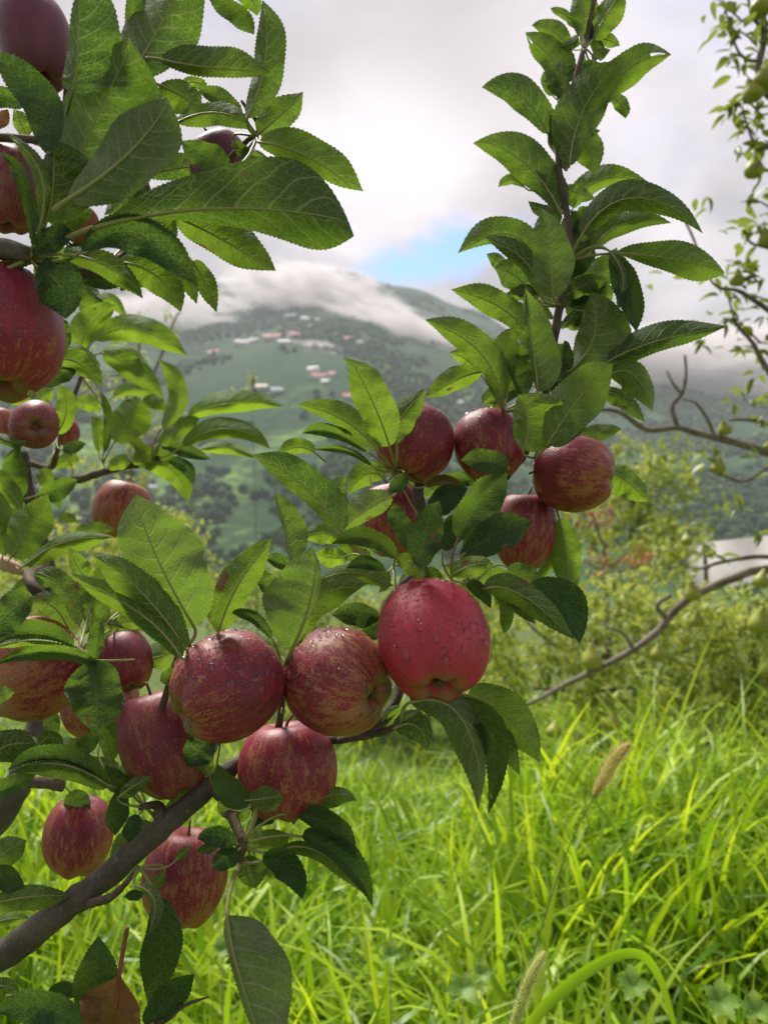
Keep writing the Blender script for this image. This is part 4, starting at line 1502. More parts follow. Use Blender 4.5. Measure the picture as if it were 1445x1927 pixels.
def apple(cx, cy, hw, ratio, ax, d, red, kind, label, wet=0, stem=1.0, group='red apples on the branches', small=0, gcap=.15, spin=None, plum=0.0):
    """hw: half width in px; ratio: length over width; ax: stem->calyx in image axes (x right, y down, z to camera)"""
    r = random.Random(int(cx * 7 + cy))
    k = d / F
    s = hw * k
    a = Vector((ax[0], -ax[2], -ax[1])).normalized()     # world: x right, y away, z up
    zax = -a                                              # local +z = stem end
    q = zax.to_track_quat('Z', 'Y')
    spin_ = r.uniform(0, 6.28) if spin is None else spin
    q = q @ Matrix.Rotation(spin_, 3, 'Z').to_quaternion()
    rt = empty('apple', P(cx, cy, d))
    rt.rotation_mode = 'QUATERNION'
    rt.rotation_quaternion = q
    rz = s * ratio
    rt.scale = (s, s, rz)
    tag(rt, label, 'apple', group)
    o = bpy.data.objects.new('skin', APM[kind])
    COL.objects.link(o)
    o.parent = rt
    o['red'] = float(red)
    o['seed'] = r.uniform(0, 9)
    o['plum'] = float(plum)
    c = bpy.data.objects.new('calyx', CALM)
    COL.objects.link(c)
    c.parent = rt
    # stalk out of the hollow
    L_ = .22 + .22 * stem
    C = [(0, 0, .58), (.01, .0, .75), (.05, .02, .9), (.10 + .1 * r.random(), .05, .62 + L_)]
    Cc = crom(C, 3)
    V, Fc = tube_vf(Cc, np.full(len(Cc), .035), 6)
    mesh_np('stalk', V, Fc, [M_STALK], rt)
    if not wet:
        return rt
    # rain drops on the parts that face up
    m3 = q.to_matrix()
    tinyV, tinyF, base = [], [], 0
    nbig = 0
    placed = []
    tries = 0
    view = Vector((0, -1, 0))
    while tries < wet * 14 and len(placed) < wet:
        tries += 1
        th, ss = r.uniform(0, 6.283), r.uniform(.12, .9)
        p = apple_pt(th, ss, (0.3, 1.7, 3.4)[kind])
        p1 = apple_pt(th + .02, ss, (0.3, 1.7, 3.4)[kind])
        p2 = apple_pt(th, ss + .01, (0.3, 1.7, 3.4)[kind])
        sc = Vector((s, s, rz))
        mul = lambda v_: Vector((v_.x * sc.x, v_.y * sc.y, v_.z * sc.z))
        n = (mul(p2) - mul(p)).cross(mul(p1) - mul(p)).normalized()
        if n.dot(mul(p)) < 0:
            n = -n
        wn = m3 @ n
        if wn.z < r.uniform(-.15, .55) or wn.y > .45:
            continue
        wp = m3 @ mul(p)
        big = r.random() < .24
        dr = (r.uniform(.0017, .0032) if big else r.uniform(.0008, .0016)) * (.9 if small else 1)
        if any((wp - q_).length < (dr + r_) * 1.05 for q_, r_ in placed):
            continue
        placed.append((wp, dr))
        # orientation: z along the normal, x down the slope
        down = Vector((0, 0, -1)) - wn * (-wn.z)
        if down.length < .1:
            down = Vector((r.uniform(-1, 1), r.uniform(-1, 1), 0))
        down.normalize()
        down = (Matrix.Rotation(r.uniform(-.7, .7), 3, wn) @ down)
        yv = wn.cross(down)
        st = r.uniform(1.0, 1.9) if big else r.uniform(1.0, 1.3)
        Mx = Matrix((down * dr * st, yv * dr, wn * dr * (.95 if big else .9))).transposed()
        if big and nbig < 26:
            nbig += 1
            od = bpy.data.objects.new('water_drop', DROPM[r.randrange(6)])
            COL.objects.link(od)
            od.parent = rt
            # object matrix in the apple's scaled frame
            W4 = Matrix.Translation(rt.location + wp) @ Mx.to_4x4()
            B4 = Matrix.Translation(rt.location) @ q.to_matrix().to_4x4() @ Matrix.Diagonal((s, s, rz, 1))
            od.matrix_parent_inverse = Matrix.Identity(4)
            Lm = B4.inverted() @ W4
            # keep it free of shear: bake into location/rotation/scale
            od.matrix_basis = Lm
        else:
            Vd, Fd = DROPS[r.randrange(6)]
            inv = m3.transposed()
            for v in Vd:
                w_ = inv @ (wp + Mx @ Vector(v))
                tinyV.append((w_.x / s, w_.y / s, w_.z / rz))
            tinyF += [tuple(i + base for i in f) for f in Fd]
            base += len(Vd)
    if tinyV:
        ot = mesh_np('small_water_drops', tinyV, tinyF, [M_WATER], rt)
        ot['kind'] = 'stuff'
    return rt


# (cx, cy, half width, ratio, axis, depth, red, mesh)
apple(815, 1201, 102, 1.14, (.06, .72, .70), .52, .97, 0, 'brightest red apple, single, thickly beaded with rain, right of the front pair', wet=420, spin=.6)
apple(430, 1291, 102, 1.03, (-.72, .42, .52), .515, .72, 1, 'left apple of the front pair, its eye turned to the lower left, wet on top', wet=240)
apple(633, 1283, 97, 1.04, (.80, .16, .52), .53, .60, 2, 'right apple of the front pair, its eye turned to the right, wet on top', wet=220)
apple(540, 1444, 91, 1.02, (.05, 1, .12), .565, .60, 0, 'striped dark red apple hanging below the front pair, almost dry', wet=6)
apple(312, 1392, 84, 1.26, (.35, .92, .1), .575, .62, 1, 'tall dark striped apple tucked behind the left of the front pair', plum=.3)
apple(782, 831, 74, 1.0, (-.25, .95, .2), .62, .70, 0, 'leftmost of the three wet apples in the top row', wet=150, small=1)
apple(918, 836, 66, 1.08, (.2, .95, .25), .635, .72, 1, 'middle apple of the wet top row, partly behind leaves', wet=130, small=1)
apple(1076, 890, 75, 1.02, (.93, .12, .34), .62, .62, 2, 'right apple of the top row, its eye at the right edge', wet=60, small=1)
apple(985, 996, 58, 1.32, (-.1, 1, -.05), .655, .60, 0, 'narrow upright striped apple below the right of the top row', wet=6)
apple(738, 975, 62, 1.18, (.1, 1, .1), .66, .52, 2, 'streaky apple half hidden by leaves left of the small branch')
apple(149, 1571, 65, 1.12, (-.03, 1, .1), .74, .58, 1, 'lone striped apple hanging at the lower left with a pale leaf over its top')
apple(348, 1646, 80, 1.14, (-.08, 1, .12), .62, .52, 2, 'striped apple hanging under the thick branch, yellowish at its base')
apple(66, 74, 68, 1.5, (.25, .95, .2), .50, .86, 0, 'dusky purple apple at the top left corner', wet=3, plum=.85)
apple(18, 356, 62, 1.3, (.0, 1, .1), .50, .50, 1, 'dull striped apple behind leaves at the left edge near the top', plum=.45)
apple(424, 338, 60, 1.55, (.30, .95, -.1), .54, .84, 2, 'purple apple behind the long level leaf', plum=.7)
apple(2, 626, 118, 1.05, (.10, .97, .30), .47, .82, 0, 'big red apple cut by the left edge, rain in its hollow', wet=60, spin=2.0)
apple(66, 799, 45, 1.0, (.45, .2, .85), .82, .72, 1, 'small dark red apple facing the viewer below the big left one', plum=.35, wet=12, small=1)
apple(-4, 800, 32, 1.1, (0, 1, .2), .95, .5, 2, 'sliver of a pinkish apple at the left edge beside the small dark one')
apple(128, 814, 22, 1.2, (0, 1, 0), 1.05, .6, 0, 'little red apple peeping out behind a bright leaf')
apple(155, 424, 34, 1.1, (.2, 1, 0), .52, .5, 1, 'bit of a brownish red apple among the upper left leaves')
apple(230, 958, 55, 1.05, (-.2, 1, .1), 1.02, .40, 2, 'ochre apple hanging under the blurred twig, wet on top', wet=14)
apple(58, 1257, 96, .98, (-.45, .35, .75), .61, .50, 0, 'large reddish brown apple at the left edge behind two level leaves')
apple(234, 1243, 52, 1.14, (.30, .75, .35), .62, .78, 1, 'deep red apple between the two-toned leaf and the tall striped one', plum=.3)
apple(190, 1322, 70, .92, (.1, 1, .1), .70, .42, 2, 'brownish apple low behind the two-toned leaf')


# drop near the tip of the drooping leaf, and drops hanging from apples
for (px, py, d, r_, lab) in [(921, 1499, .503, .0017, 'clear rain drop near the tip of the drooping dark leaf'), (1131, 943, .612, .0016, 'rain drop hanging from the right top apple'), (60, 742, .455, .0026, 'rain drop hanging under the big left apple'), (325, 1286, .50, .0018, 'rain drop on the little dark leaf left of the front pair'), (533, 1338, .535, .0022, 'rain drop between the apples of the front pair')]:
    Vd, Fd = DROPS[1]
    o = mesh_np('water_drop', Vd * r_, Fd, [M_WATER])
    o.location = P(px, py, d)
    o.rotation_euler = (R(90), 0, 0)
    tag(o, lab, 'water drop', 'single rain drops')


# ------------------------------------------------------------------ grass
def blades(n, ysel, xpx, hgt, wid, seed, lean=.5):
    g = np.random.RandomState(seed)
    ns = 6
    y = ysel(g, n)
    px = g.uniform(xpx[0], xpx[1], n)
    x = (px - CX) / F * np.maximum(y, .9)
    z = np.array([terrain(a, b) for a, b in zip(x, y)]) - .02
    clump = np.array([mnoise.noise(Vector((a * 2.2, b * 2.2, 4))) for a, b in zip(x, y)])
    clump2 = np.array([mnoise.noise(Vector((a * 1.1, b * 1.1, 9))) for a, b in zip(x, y)])
    az = g.uniform(0, 2 * math.pi, n) * .8 + clump2 * 5.0
    h = hgt[0] + (hgt[1] - hgt[0]) * g.beta(2, 2.5, n)
    h *= 1 + .45 * clump
    w = g.uniform(wid[0], wid[1], n) * (.7 + .3 * h / hgt[1])
    th0 = g.uniform(0, lean, n)
    cur = g.gamma(2.2, .62, n) * (h / hgt[1]) * 1.8
    tw = g.uniform(-.8, .8, n)
    pos = np.stack([x, y, z], 1)
    rows = []
    seg = h / (ns - 1)
    cur_p = pos.copy()
    for k in range(ns):
        t = k / (ns - 1)
        th = th0 + cur * t ** 1.5
        if k:
            cur_p = cur_p + np.stack([np.sin(th) * np.cos(az), np.sin(th) * np.sin(az), np.cos(th)], 1) * seg[:, None]
        ww = w * (1 - t ** 2.6) * (.55 + .45 * min(1, t * 4))
        wa = az + math.pi / 2 + tw * t
        wd = np.stack([np.cos(wa), np.sin(wa), .25 * np.sin(tw * 3 * t)], 1) * (ww / 2 + .0002)[:, None]
        rows.append(cur_p - wd)
        rows.append(cur_p + wd)
    V = np.stack(rows, 1)                       # n, 2ns, 3
    b = (np.arange(n) * 2 * ns)[:, None, None]
    q = np.array([[2 * k, 2 * k + 1, 2 * k + 3, 2 * k + 2] for k in range(ns - 1)])[None]
    Fc = (b + q).reshape(-1, 4)
    tone = np.repeat(np.clip(g.uniform(0, 1, n) ** 1.3 * .95 + .45 * clump + .06, 0, 1), 2 * ns)
    tone = tone * np.tile(np.repeat(np.linspace(.9, 1.05, ns), 2), n)
    return V.reshape(-1, 3), Fc, np.clip(tone, 0, 1)


def join(parts):
    Vs, Fs, T = [], [], []
    k = 0
    for v, f, t in parts:
        Vs.append(v)
        Fs.append(f + k)
        T.append(t)
        k += len(v)
    return np.concatenate(Vs), np.concatenate(Fs), np.concatenate(T)


V_, F_, T_ = join([
    blades(15000, lambda g, n: g.uniform(.75, 4.2, n), (-350, 1850), (.20, .46), (.008, .018), 1),
    blades(7000, lambda g, n: 2.0 + 2.6 * g.uniform(0, 1, n) ** .8, (-350, 1850), (.22, .50), (.009, .019), 2),
    blades(3200, lambda g, n: g.uniform(1.15, 2.7, n), (-300, 1800), (.36, .62), (.013, .025), 3, .35),
    blades(2000, lambda g, n: g.uniform(1.9, 3.2, n), (960, 1900), (.52, .92), (.012, .024), 4, .4),
    blades(6000, lambda g, n: g.uniform(4.2, 12, n), (-400, 1900), (.3, .6), (.010, .020), 5),
    blades(9000, lambda g, n: g.uniform(.75, 3.2, n), (-300, 1800), (.08, .22), (.006, .012), 6, .9),
])
o = mesh_np('grass', V_, F_, [M_GRASS], attr=T_)
tag(o, 'tall lush bright green grass covering the orchard floor', 'grass', kind='stuff')


# broad blade that arches over at the bottom right, and the two foxtails
def ribbon(name, pts, mat, parent, fold=.35, off=None):
    A = crom(pts, 7)
    V, Fc = [], []
    n = len(A)
    for i, a in enumerate(A):
        c = P(a[0], a[1], a[2])
        j = min(i + 1, n - 1)
        i0 = max(i - 1, 0)
        tg = A[j][:2] - A[i0][:2]
        tg = tg / (np.linalg.norm(tg) + 1e-9)
        nrm = Vector((tg[1], 0, tg[0]))
        w = a[3] / F * a[2]
        V += [(c - nrm * w)[:], (c + Vector((0, w * fold, 0)))[:], (c + nrm * w)[:]]
    for i in range(n - 1):
        for k in range(2):
            Fc.append((i * 3 + k, i * 3 + k + 1, i * 3 + 4 + k, i * 3 + 3 + k))
    return mesh_np(name, V, np.array(Fc), [mat], parent, attr=[.2] * len(V), off=off)


gb = empty('grass_plant', P(960, 2050, .86))
tag(gb, 'broad grass blade arching over at the bottom edge right of the pale foxtail', 'grass blade')
ribbon('blade', [(940, 2050, .86, 8), (1000, 1925, .86, 11), (1075, 1850, .87, 12.5), (1150, 1803, .88, 11), (1205, 1797, .89, 9), (1240, 1840, .90, 7), (1264, 1915, .90, 5), (1275, 1960, .90, 1)], M_GRASS, gb, off=gb.location)


def foxtail(stem_pts, head_pts, hw, label, cols):
    g0 = P(stem_pts[0][0], stem_pts[0][1], stem_pts[0][2])
    rt = empty('foxtail_grass', g0)
    tag(rt, label, 'foxtail', 'bristly foxtail grass heads')
    A = crom(stem_pts, 6)
    V, Fc = tube_vf(np.array([P(*a[:3])[:] for a in A]), np.full(len(A), .0008), 6)
    mesh_np('stem', V, Fc, [plain('foxtail_stem', (.07, .14, .03), (.12, .20, .04), 50, .5, None)], rt, off=g0)
    H = crom(head_pts, 12)
    C = np.array([P(*a[:3])[:] for a in H])
    n = len(C)
    mm = plain('foxtail_seed', cols[0], cols[1], 300, .6, (cols[1], cols[1]), .35)
    mb = plain('foxtail_bristle', cols[2], cols[3], 80, .5, (cols[3], cols[3]), .45)
    # seeds: small ellipsoids packed on the axis
    Vs, Fs, k = [], [], 0
    ico = bmesh.new()
    bmesh.ops.create_icosphere(ico, subdivisions=1, radius=1)
    bv = np.array([v.co[:] for v in ico.verts])
    bf = [tuple(v.index for v in f.verts) for f in ico.faces]
    ico.free()
    Vb, Fb, kb = [], [], 0
    for i in range(420):
        t = (i + .5) / 420
        j = t * (n - 1)
        a = int(min(j, n - 2))
        c = C[a] + (C[a + 1] - C[a]) * (j - a)
        tg = C[a + 1] - C[a]
        tg /= np.linalg.norm(tg)
        th = i * 2.399
        u1 = np.cross(tg, (0, 1, .2))
        u1 /= np.linalg.norm(u1)
        u2 = np.cross(tg, u1)
        rad = hw * (math.sin(math.pi * min(1, max(0, t * .93 + .06))) ** .45)
        dr = u1 * math.cos(th) + u2 * math.sin(th)
        c2 = c + dr * rad * .55
        S = np.stack([dr * .0010, np.cross(tg, dr) * .0008, tg * .0015])
        Vs.append(bv @ S + c2)
        Fs += [tuple(x + k for x in f) for f in bf]
        k += len(bv)
        for q in range(2):
            d2 = dr * .8 + tg * rnd.uniform(.5, 1.1) + np.array([rnd.uniform(-.3, .3) for _ in range(3)])
            d2 /= np.linalg.norm(d2)
            ln = rad * rnd.uniform(.9, 1.7)
            sd = np.cross(d2, (0.1, 1, .1))
            sd = sd / (np.linalg.norm(sd) + 1e-9) * .00013
            p0 = c2
            Vb += [p0 - sd, p0 + sd, p0 + d2 * ln]
            Fb.append((kb, kb + 1, kb + 2))
            kb += 3
    mesh_np('seed_head', np.concatenate(Vs), Fs, [mm], rt, off=g0)
    ob_ = mesh_np('bristles', np.array(Vb), Fb, [mb], rt, off=g0)
    ob_['kind'] = 'stuff'
    return rt


foxtail([(950, 1990, .84), (985, 1860, .86), (1020, 1740, .88), (1060, 1620, .90), (1095, 1540, .91), (1118, 1498, .92)],
        [(1118, 1498, .92), (1138, 1462, .92), (1160, 1425, .92), (1184, 1400, .92)], .0100,
        'brownish foxtail head on a long thin stem standing above the grass', ((.38, .38, .06), (.66, .56, .12), (.72, .50, .20), (.85, .68, .36)))
foxtail([(930, 2060, .70), (955, 1980, .71), (965, 1950, .71)],
        [(960, 1960, .71), (978, 1895, .715), (1000, 1835, .72), (1024, 1792, .73)], .0070,
        'pale yellow-green foxtail head cut by the bottom edge', ((.42, .50, .08), (.60, .66, .14), (.72, .76, .28), (.86, .86, .45)))


# broad-leaved weeds in the grass
def weed(px, py, d, spx, nleaf, label):
    c = P(px, py, d)
    rt = empty('weed', c)
    tag(rt, label, 'weed', 'leafy weeds in the grass')
    s = spx / F * d
    r = random.Random(int(px))
    Vst, Fst = tube_vf(np.array([(0, 0, -.25), (0, 0, -.1), (0, 0, 0)]), [.0012, .0011, .0009], 6)
    mesh_np('stem', Vst, Fst, [M_PET], rt)
    for i in range(nleaf):
        a = i * 2 * math.pi / nleaf + r.uniform(-.3, .3)
        V, Fc = [], []
        N_ = 8
        for k in range(N_ + 1):
            t = k / N_
            w = .30 * math.sin(math.pi * min(1, t ** .75)) * (1 + .28 * (k % 2))
            x, z = t, .25 * math.sin(t * 2.2) + .1
            V += [(x, -w, z + .06), (x, 0, z), (x, w, z + .06)]
        for k in range(N_):
            for q in range(2):
                Fc.append((k * 3 + q, k * 3 + q + 1, k * 3 + 4 + q, k * 3 + 3 + q))
        V = np.array(V) * s * r.uniform(.8, 1.15)
        ca, sa = math.cos(a), math.sin(a)
        V = V @ np.array([[ca, sa, 0], [-sa, ca, 0], [0, 0, 1]])
        o = mesh_np('leaf', V, np.array(Fc), [M_WEED], rt)
        o.rotation_euler = (R(35), 0, 0)


for w_ in [(870, 1862, 1.25, 34, 6, 'lobed pale weed at the bottom, left of the arching broad blade'), (1352, 1888, 1.15, 38, 6, 'bright lobed weed near the lower right corner'), (1190, 1858, 1.25, 34, 5, 'pale green weed under the arching blade'), (1420, 1905, 1.1, 34, 5, 'rounded weed leaves in the lower right corner'), (735, 1800, 1.3, 26, 5, 'small weed in the grass right of the large hanging leaf'), (905, 1835, 1.3, 26, 5, 'small weed left of the pale foxtail tip'), (420, 1790, 1.2, 24, 6, 'small weed behind the large hanging leaf')]:
    weed(*w_)

# tiny white flowers
M_PETAL = plain('petal', (.75, .75, .70), (.8, .8, .78), 50, .6)
M_YEL = plain('flower_heart', (.6, .5, .1), (.7, .6, .15), 50, .6)
for i, (px, py, d, lab) in enumerate([(398, 1823, 1.1, 'tiny white flower low in the grass left of the large hanging leaf'), (414, 1752, 1.2, 'tiny cream flower between the hanging leaf and the wet dark leaf'), (1024, 1812, 1.2, 'tiny white flower by the pale foxtail'), (660, 1775, 1.2, 'tiny white flower right of the large hanging leaf'), (1195, 1925, 1.1, 'tiny white flower at the bottom edge under the arching blade')]):
    c = P(px, py, d)
    rt = empty('wild_flower', c)
    tag(rt, lab, 'flower', 'tiny white flowers in the grass')
    V, Fc = tube_vf(np.array([(0, 0, -.2), (.004, 0, -.1), (0, 0, 0)]), [.0007, .0006, .0005], 5)
    mesh_np('stem', V, Fc, [M_PET], rt)
    for k in range(5):
        a = k * 2 * math.pi / 5
        V = []
        for (r_, t_) in [(0, 0), (.0025, -.35), (.0042, 0), (.0025, .35)]:
            V.append((r_ * math.cos(a + t_), -.001 - r_ * .3, r_ * math.sin(a + t_)))
        mesh_np('petal', V, [(0, 1, 2, 3)], [M_PETAL], rt)
    bm = bmesh.new()
    bmesh.ops.create_icosphere(bm, subdivisions=1, radius=.0011)
    me = bpy.data.meshes.new('flower_heart')
    bm.to_mesh(me)
    bm.free()
    me.materials.append(M_YEL)
    o = bpy.data.objects.new('flower_heart', me)
    COL.objects.link(o)
    o.parent = rt


# ------------------------------------------------------------------ pear trees
def small_leaf_mesh(ratio=.42, fold=.25, droop=.35):
    V, Fc = [], []
    n = 6
    for k in range(n + 1):
        t = k / n
        w = ratio * math.sin(math.pi * t ** .85) ** .8 * .5 if 0 < t < 1 else 0.003
        z = -droop * t * t
        V += [(t, -w, z + w * fold * 2), (t, 0, z), (t, w, z + w * fold * 2)]
    for k in range(n):
        for q in range(2):
            Fc.append((k * 3 + q, k * 3 + q + 1, k * 3 + 4 + q, k * 3 + 3 + q))
    return np.array(V), np.array(Fc)


SLV, SLF = small_leaf_mesh()
SLM = []
for rr_, fd, dp in ((.42, .3, .3), (.5, .15, .1), (.36, .5, .55)):
    a_, b_ = small_leaf_mesh(rr_, fd, dp)
    o_ = mesh_np('leaf', a_, b_, [M_PEARLEAF])
    SLM.append(o_.data)
    bpy.data.objects.remove(o_)


def foliage(name, blobs, per_m3, size, parent, mat, seed, tone=(0, 1), light=0):
    """many small folded leaves in clusters inside ellipsoids; blobs: (centre, radii)"""
    g = np.random.RandomState(seed)
    Vs, Fs, T = [], [], []
    k = 0
    base = SLV[[0, 1, 2, 6, 7, 8, 12, 13, 14, 18, 19, 20]]
    bf = np.array([(0, 1, 4, 3), (1, 2, 5, 4), (3, 4, 7, 6), (4, 5, 8, 7), (6, 7, 10, 9), (7, 8, 11, 10)])
    for (c, rad) in blobs:
        c, rad = np.array(c, float), np.array(rad, float)
        vol = 4.19 * rad[0] * rad[1] * rad[2]
        ncl = max(3, int(vol * per_m3))
        for _ in range(ncl):
            d = g.normal(size=3)
            d /= np.linalg.norm(d)
            rr = g.uniform(.25, 1) ** .5
            cc = c + d * rad * rr * (1 + .25 * mnoise.noise(Vector(d * 2.2 + c)))
            tn = g.uniform(*tone)
            m = g.randint(5, 11)
            for _i in range(m):
                ax = g.normal(size=3) + np.array([0, 0, -.15])
                ax /= np.linalg.norm(ax)
                up = g.normal(size=3) * .55 + np.array([0, 0, 1.0])
                yv = np.cross(up, ax)
                yv /= np.linalg.norm(yv) + 1e-9
                zv = np.cross(ax, yv)
                s = size * g.uniform(.7, 1.25)
                v = base @ np.stack([ax, yv, zv]) * s + cc + ax * size * .35 + g.normal(size=3) * size * .35
                Vs.append(v)
                Fs.append(bf + k)
                T.append(np.full(len(base), min(1, max(0, tn + g.uniform(-.18, .18)))))
                k += len(base)
    off = parent.location if parent else None
    o = mesh_np(name, np.concatenate(Vs), np.concatenate(Fs), [mat], parent, attr=np.concatenate(T), off=off)
    return o


NL = [0]


def sprig(parent, px, py, d, n, size, spread, r, up=0.0):
    """n single leaves round a point: parts of their branch"""
    org = parent_origin(parent)
    for i in range(n):
        if NL[0] >= 298:
            return
        NL[0] += 1
        o = bpy.data.objects.new('leaf', SLM[r.randrange(3)])
        COL.objects.link(o)
        o.parent = parent
        p = P(px + r.gauss(0, spread), py + r.gauss(0, spread), d + r.gauss(0, .03))
        o.location = p - org
        s = size * 1.3 * r.uniform(.75, 1.2)
        o.scale = (s, s, s)
        o.rotation_euler = (r.uniform(-.7, .7), r.uniform(-.5, .9), r.uniform(0, 6.28))


ptree = empty('pear_tree', P(1950, 963, 3.0) * 1.0)
ptree.location.z = terrain(ptree.location.x, ptree.location.y)
tag(ptree, 'nearest pear tree, its grey limbs and small leaves reaching in from the right edge', 'pear tree')
branch('trunk', [(1950, 1700, 3.0, 60), (1950, 1350, 3.0, 56), (1930, 1100, 3.0, 50), (1900, 800, 3.0, 40), (1850, 400, 2.9, 30), (1800, 0, 2.8, 18), (1790, -250, 2.8, 8)], M_PBARK, ptree, 14)
p1 = branch('branch', [(1915, 950, 3.0, 24), (1640, 930, 2.85, 12.8), (1445, 853, 2.75, 8), (1380, 832, 2.72, 7.2), (1310, 815, 2.7, 6.4), (1275, 805, 2.7, 5.6), (1215, 808, 2.7, 5.6), (1165, 775, 2.7, 4.8), (1110, 768, 2.7, 3.2), (1040, 745, 2.7, 2.4)], M_PBARK, ptree, 10)
p1a = branch('twig', [(1275, 806, 2.7, 4.8), (1264, 765, 2.7, 4.8), (1282, 740, 2.7, 4.8), (1290, 705, 2.7, 3.2), (1288, 668, 2.7, 2.4)], M_PBARK, ptree, 8)
p1b = branch('twig', [(1282, 742, 2.7, 3.2), (1266, 722, 2.7, 2.4), (1254, 698, 2.7, 1.6)], M_PBARK, ptree, 6)
p1c = branch('twig', [(1345, 822, 2.7, 3.2), (1328, 785, 2.7, 3.2), (1308, 758, 2.7, 2.4), (1284, 752, 2.7, 1.6)], M_PBARK, ptree, 6)
p1d = branch('twig', [(1445, 880, 2.7, 3.2), (1400, 905, 2.7, 3.2), (1360, 895, 2.7, 3.2), (1330, 882, 2.7, 1.6)], M_PBARK, ptree, 6)
p1e = branch('twig', [(1460, 800, 2.7, 4), (1410, 790, 2.7, 3.2), (1370, 790, 2.7, 2.4)], M_PBARK, ptree, 6)
p2 = branch('branch', [(1930, 1180, 3.0, 24), (1640, 1080, 3.0, 12.8), (1445, 1072, 3.0, 8.8), (1380, 1088, 3.0, 8), (1310, 1118, 3.0, 8), (1268, 1150, 3.0, 7.2), (1240, 1185, 3.0, 7.2), (1195, 1220, 3.0, 6.4), (1130, 1256, 3.0, 5.6), (1060, 1290, 3.0, 4.8), (1000, 1322, 3.0, 3.2), (950, 1340, 3.0, 1.6)], M_PBARK, ptree, 10, label='low grey limb sloping down to the left in front of the foliage')
p2a = branch('twig', [(1250, 1160, 3.0, 5.6), (1235, 1140, 3.0, 4), (1262, 1120, 3.0, 3.2)], M_PBARK, ptree, 8)
p2b = branch('twig', [(1192, 1222, 3.0, 4), (1170, 1190, 3.0, 3.2), (1140, 1180, 3.0, 2.4)], M_PBARK, ptree, 8)
p2c = branch('twig', [(1520, 1070, 3.0, 4.8), (1445, 1048, 3.0, 4.8), (1370, 1055, 3.0, 4), (1310, 1072, 3.0, 2.4)], M_PBARK, ptree, 8)
p3 = branch('branch', [(1860, 500, 2.9, 17.6), (1640, 300, 2.6, 12.8), (1500, 200, 2.4, 9.6), (1445, 180, 2.3, 7.2), (1427, 130, 2.3, 7.2), (1437, 70, 2.3, 6.4), (1432, 0, 2.3, 5.6), (1425, -70, 2.3, 4.8)], M_PBARK, ptree, 8)
p3a = branch('twig', [(1440, 60, 2.3, 4.8), (1415, 30, 2.3, 3.2), (1404, -20, 2.3, 2.4)], M_PBARK, ptree, 6)
p3b = branch('twig', [(1430, 115, 2.3, 4), (1405, 112, 2.3, 3.2), (1385, 90, 2.3, 2.4), (1370, 40, 2.3, 1.6), (1360, 0, 2.3, 1.6)], M_PBARK, ptree, 6)
p4 = branch('branch', [(1880, 600, 2.95, 17.6), (1640, 400, 2.6, 11.2), (1500, 290, 2.35, 7.2), (1445, 275, 2.3, 6.4), (1425, 280, 2.3, 4), (1408, 245, 2.3, 2.4), (1395, 200, 2.3, 1.6)], M_PBARK, ptree, 8)
p5 = branch('branch', [(1890, 780, 3.0, 19.2), (1640, 660, 2.7, 11.2), (1500, 620, 2.5, 7.2), (1440, 580, 2.5, 4.8), (1390, 548, 2.5, 4), (1340, 532, 2.5, 2.4), (1300, 440, 2.5, 2.4), (1284, 408, 2.5, 1.6)], M_PBARK, ptree, 8)
p6 = branch('branch', [(1890, 860, 3.0, 19.2), (1640, 800, 2.7, 11.2), (1490, 740, 2.5, 6.4), (1440, 690, 2.5, 5.6), (1415, 645, 2.5, 4), (1385, 610, 2.5, 2.4), (1370, 560, 2.5, 1.6)], M_PBARK, ptree, 8)
p7 = branch('branch', [(1880, 700, 3.0, 19.2), (1640, 520, 2.6, 9.6), (1490, 480, 2.4, 5.6), (1440, 465, 2.4, 3.2), (1410, 455, 2.4, 2.4), (1400, 420, 2.4, 1.6)], M_PBARK, ptree, 8)
r7 = random.Random(5)
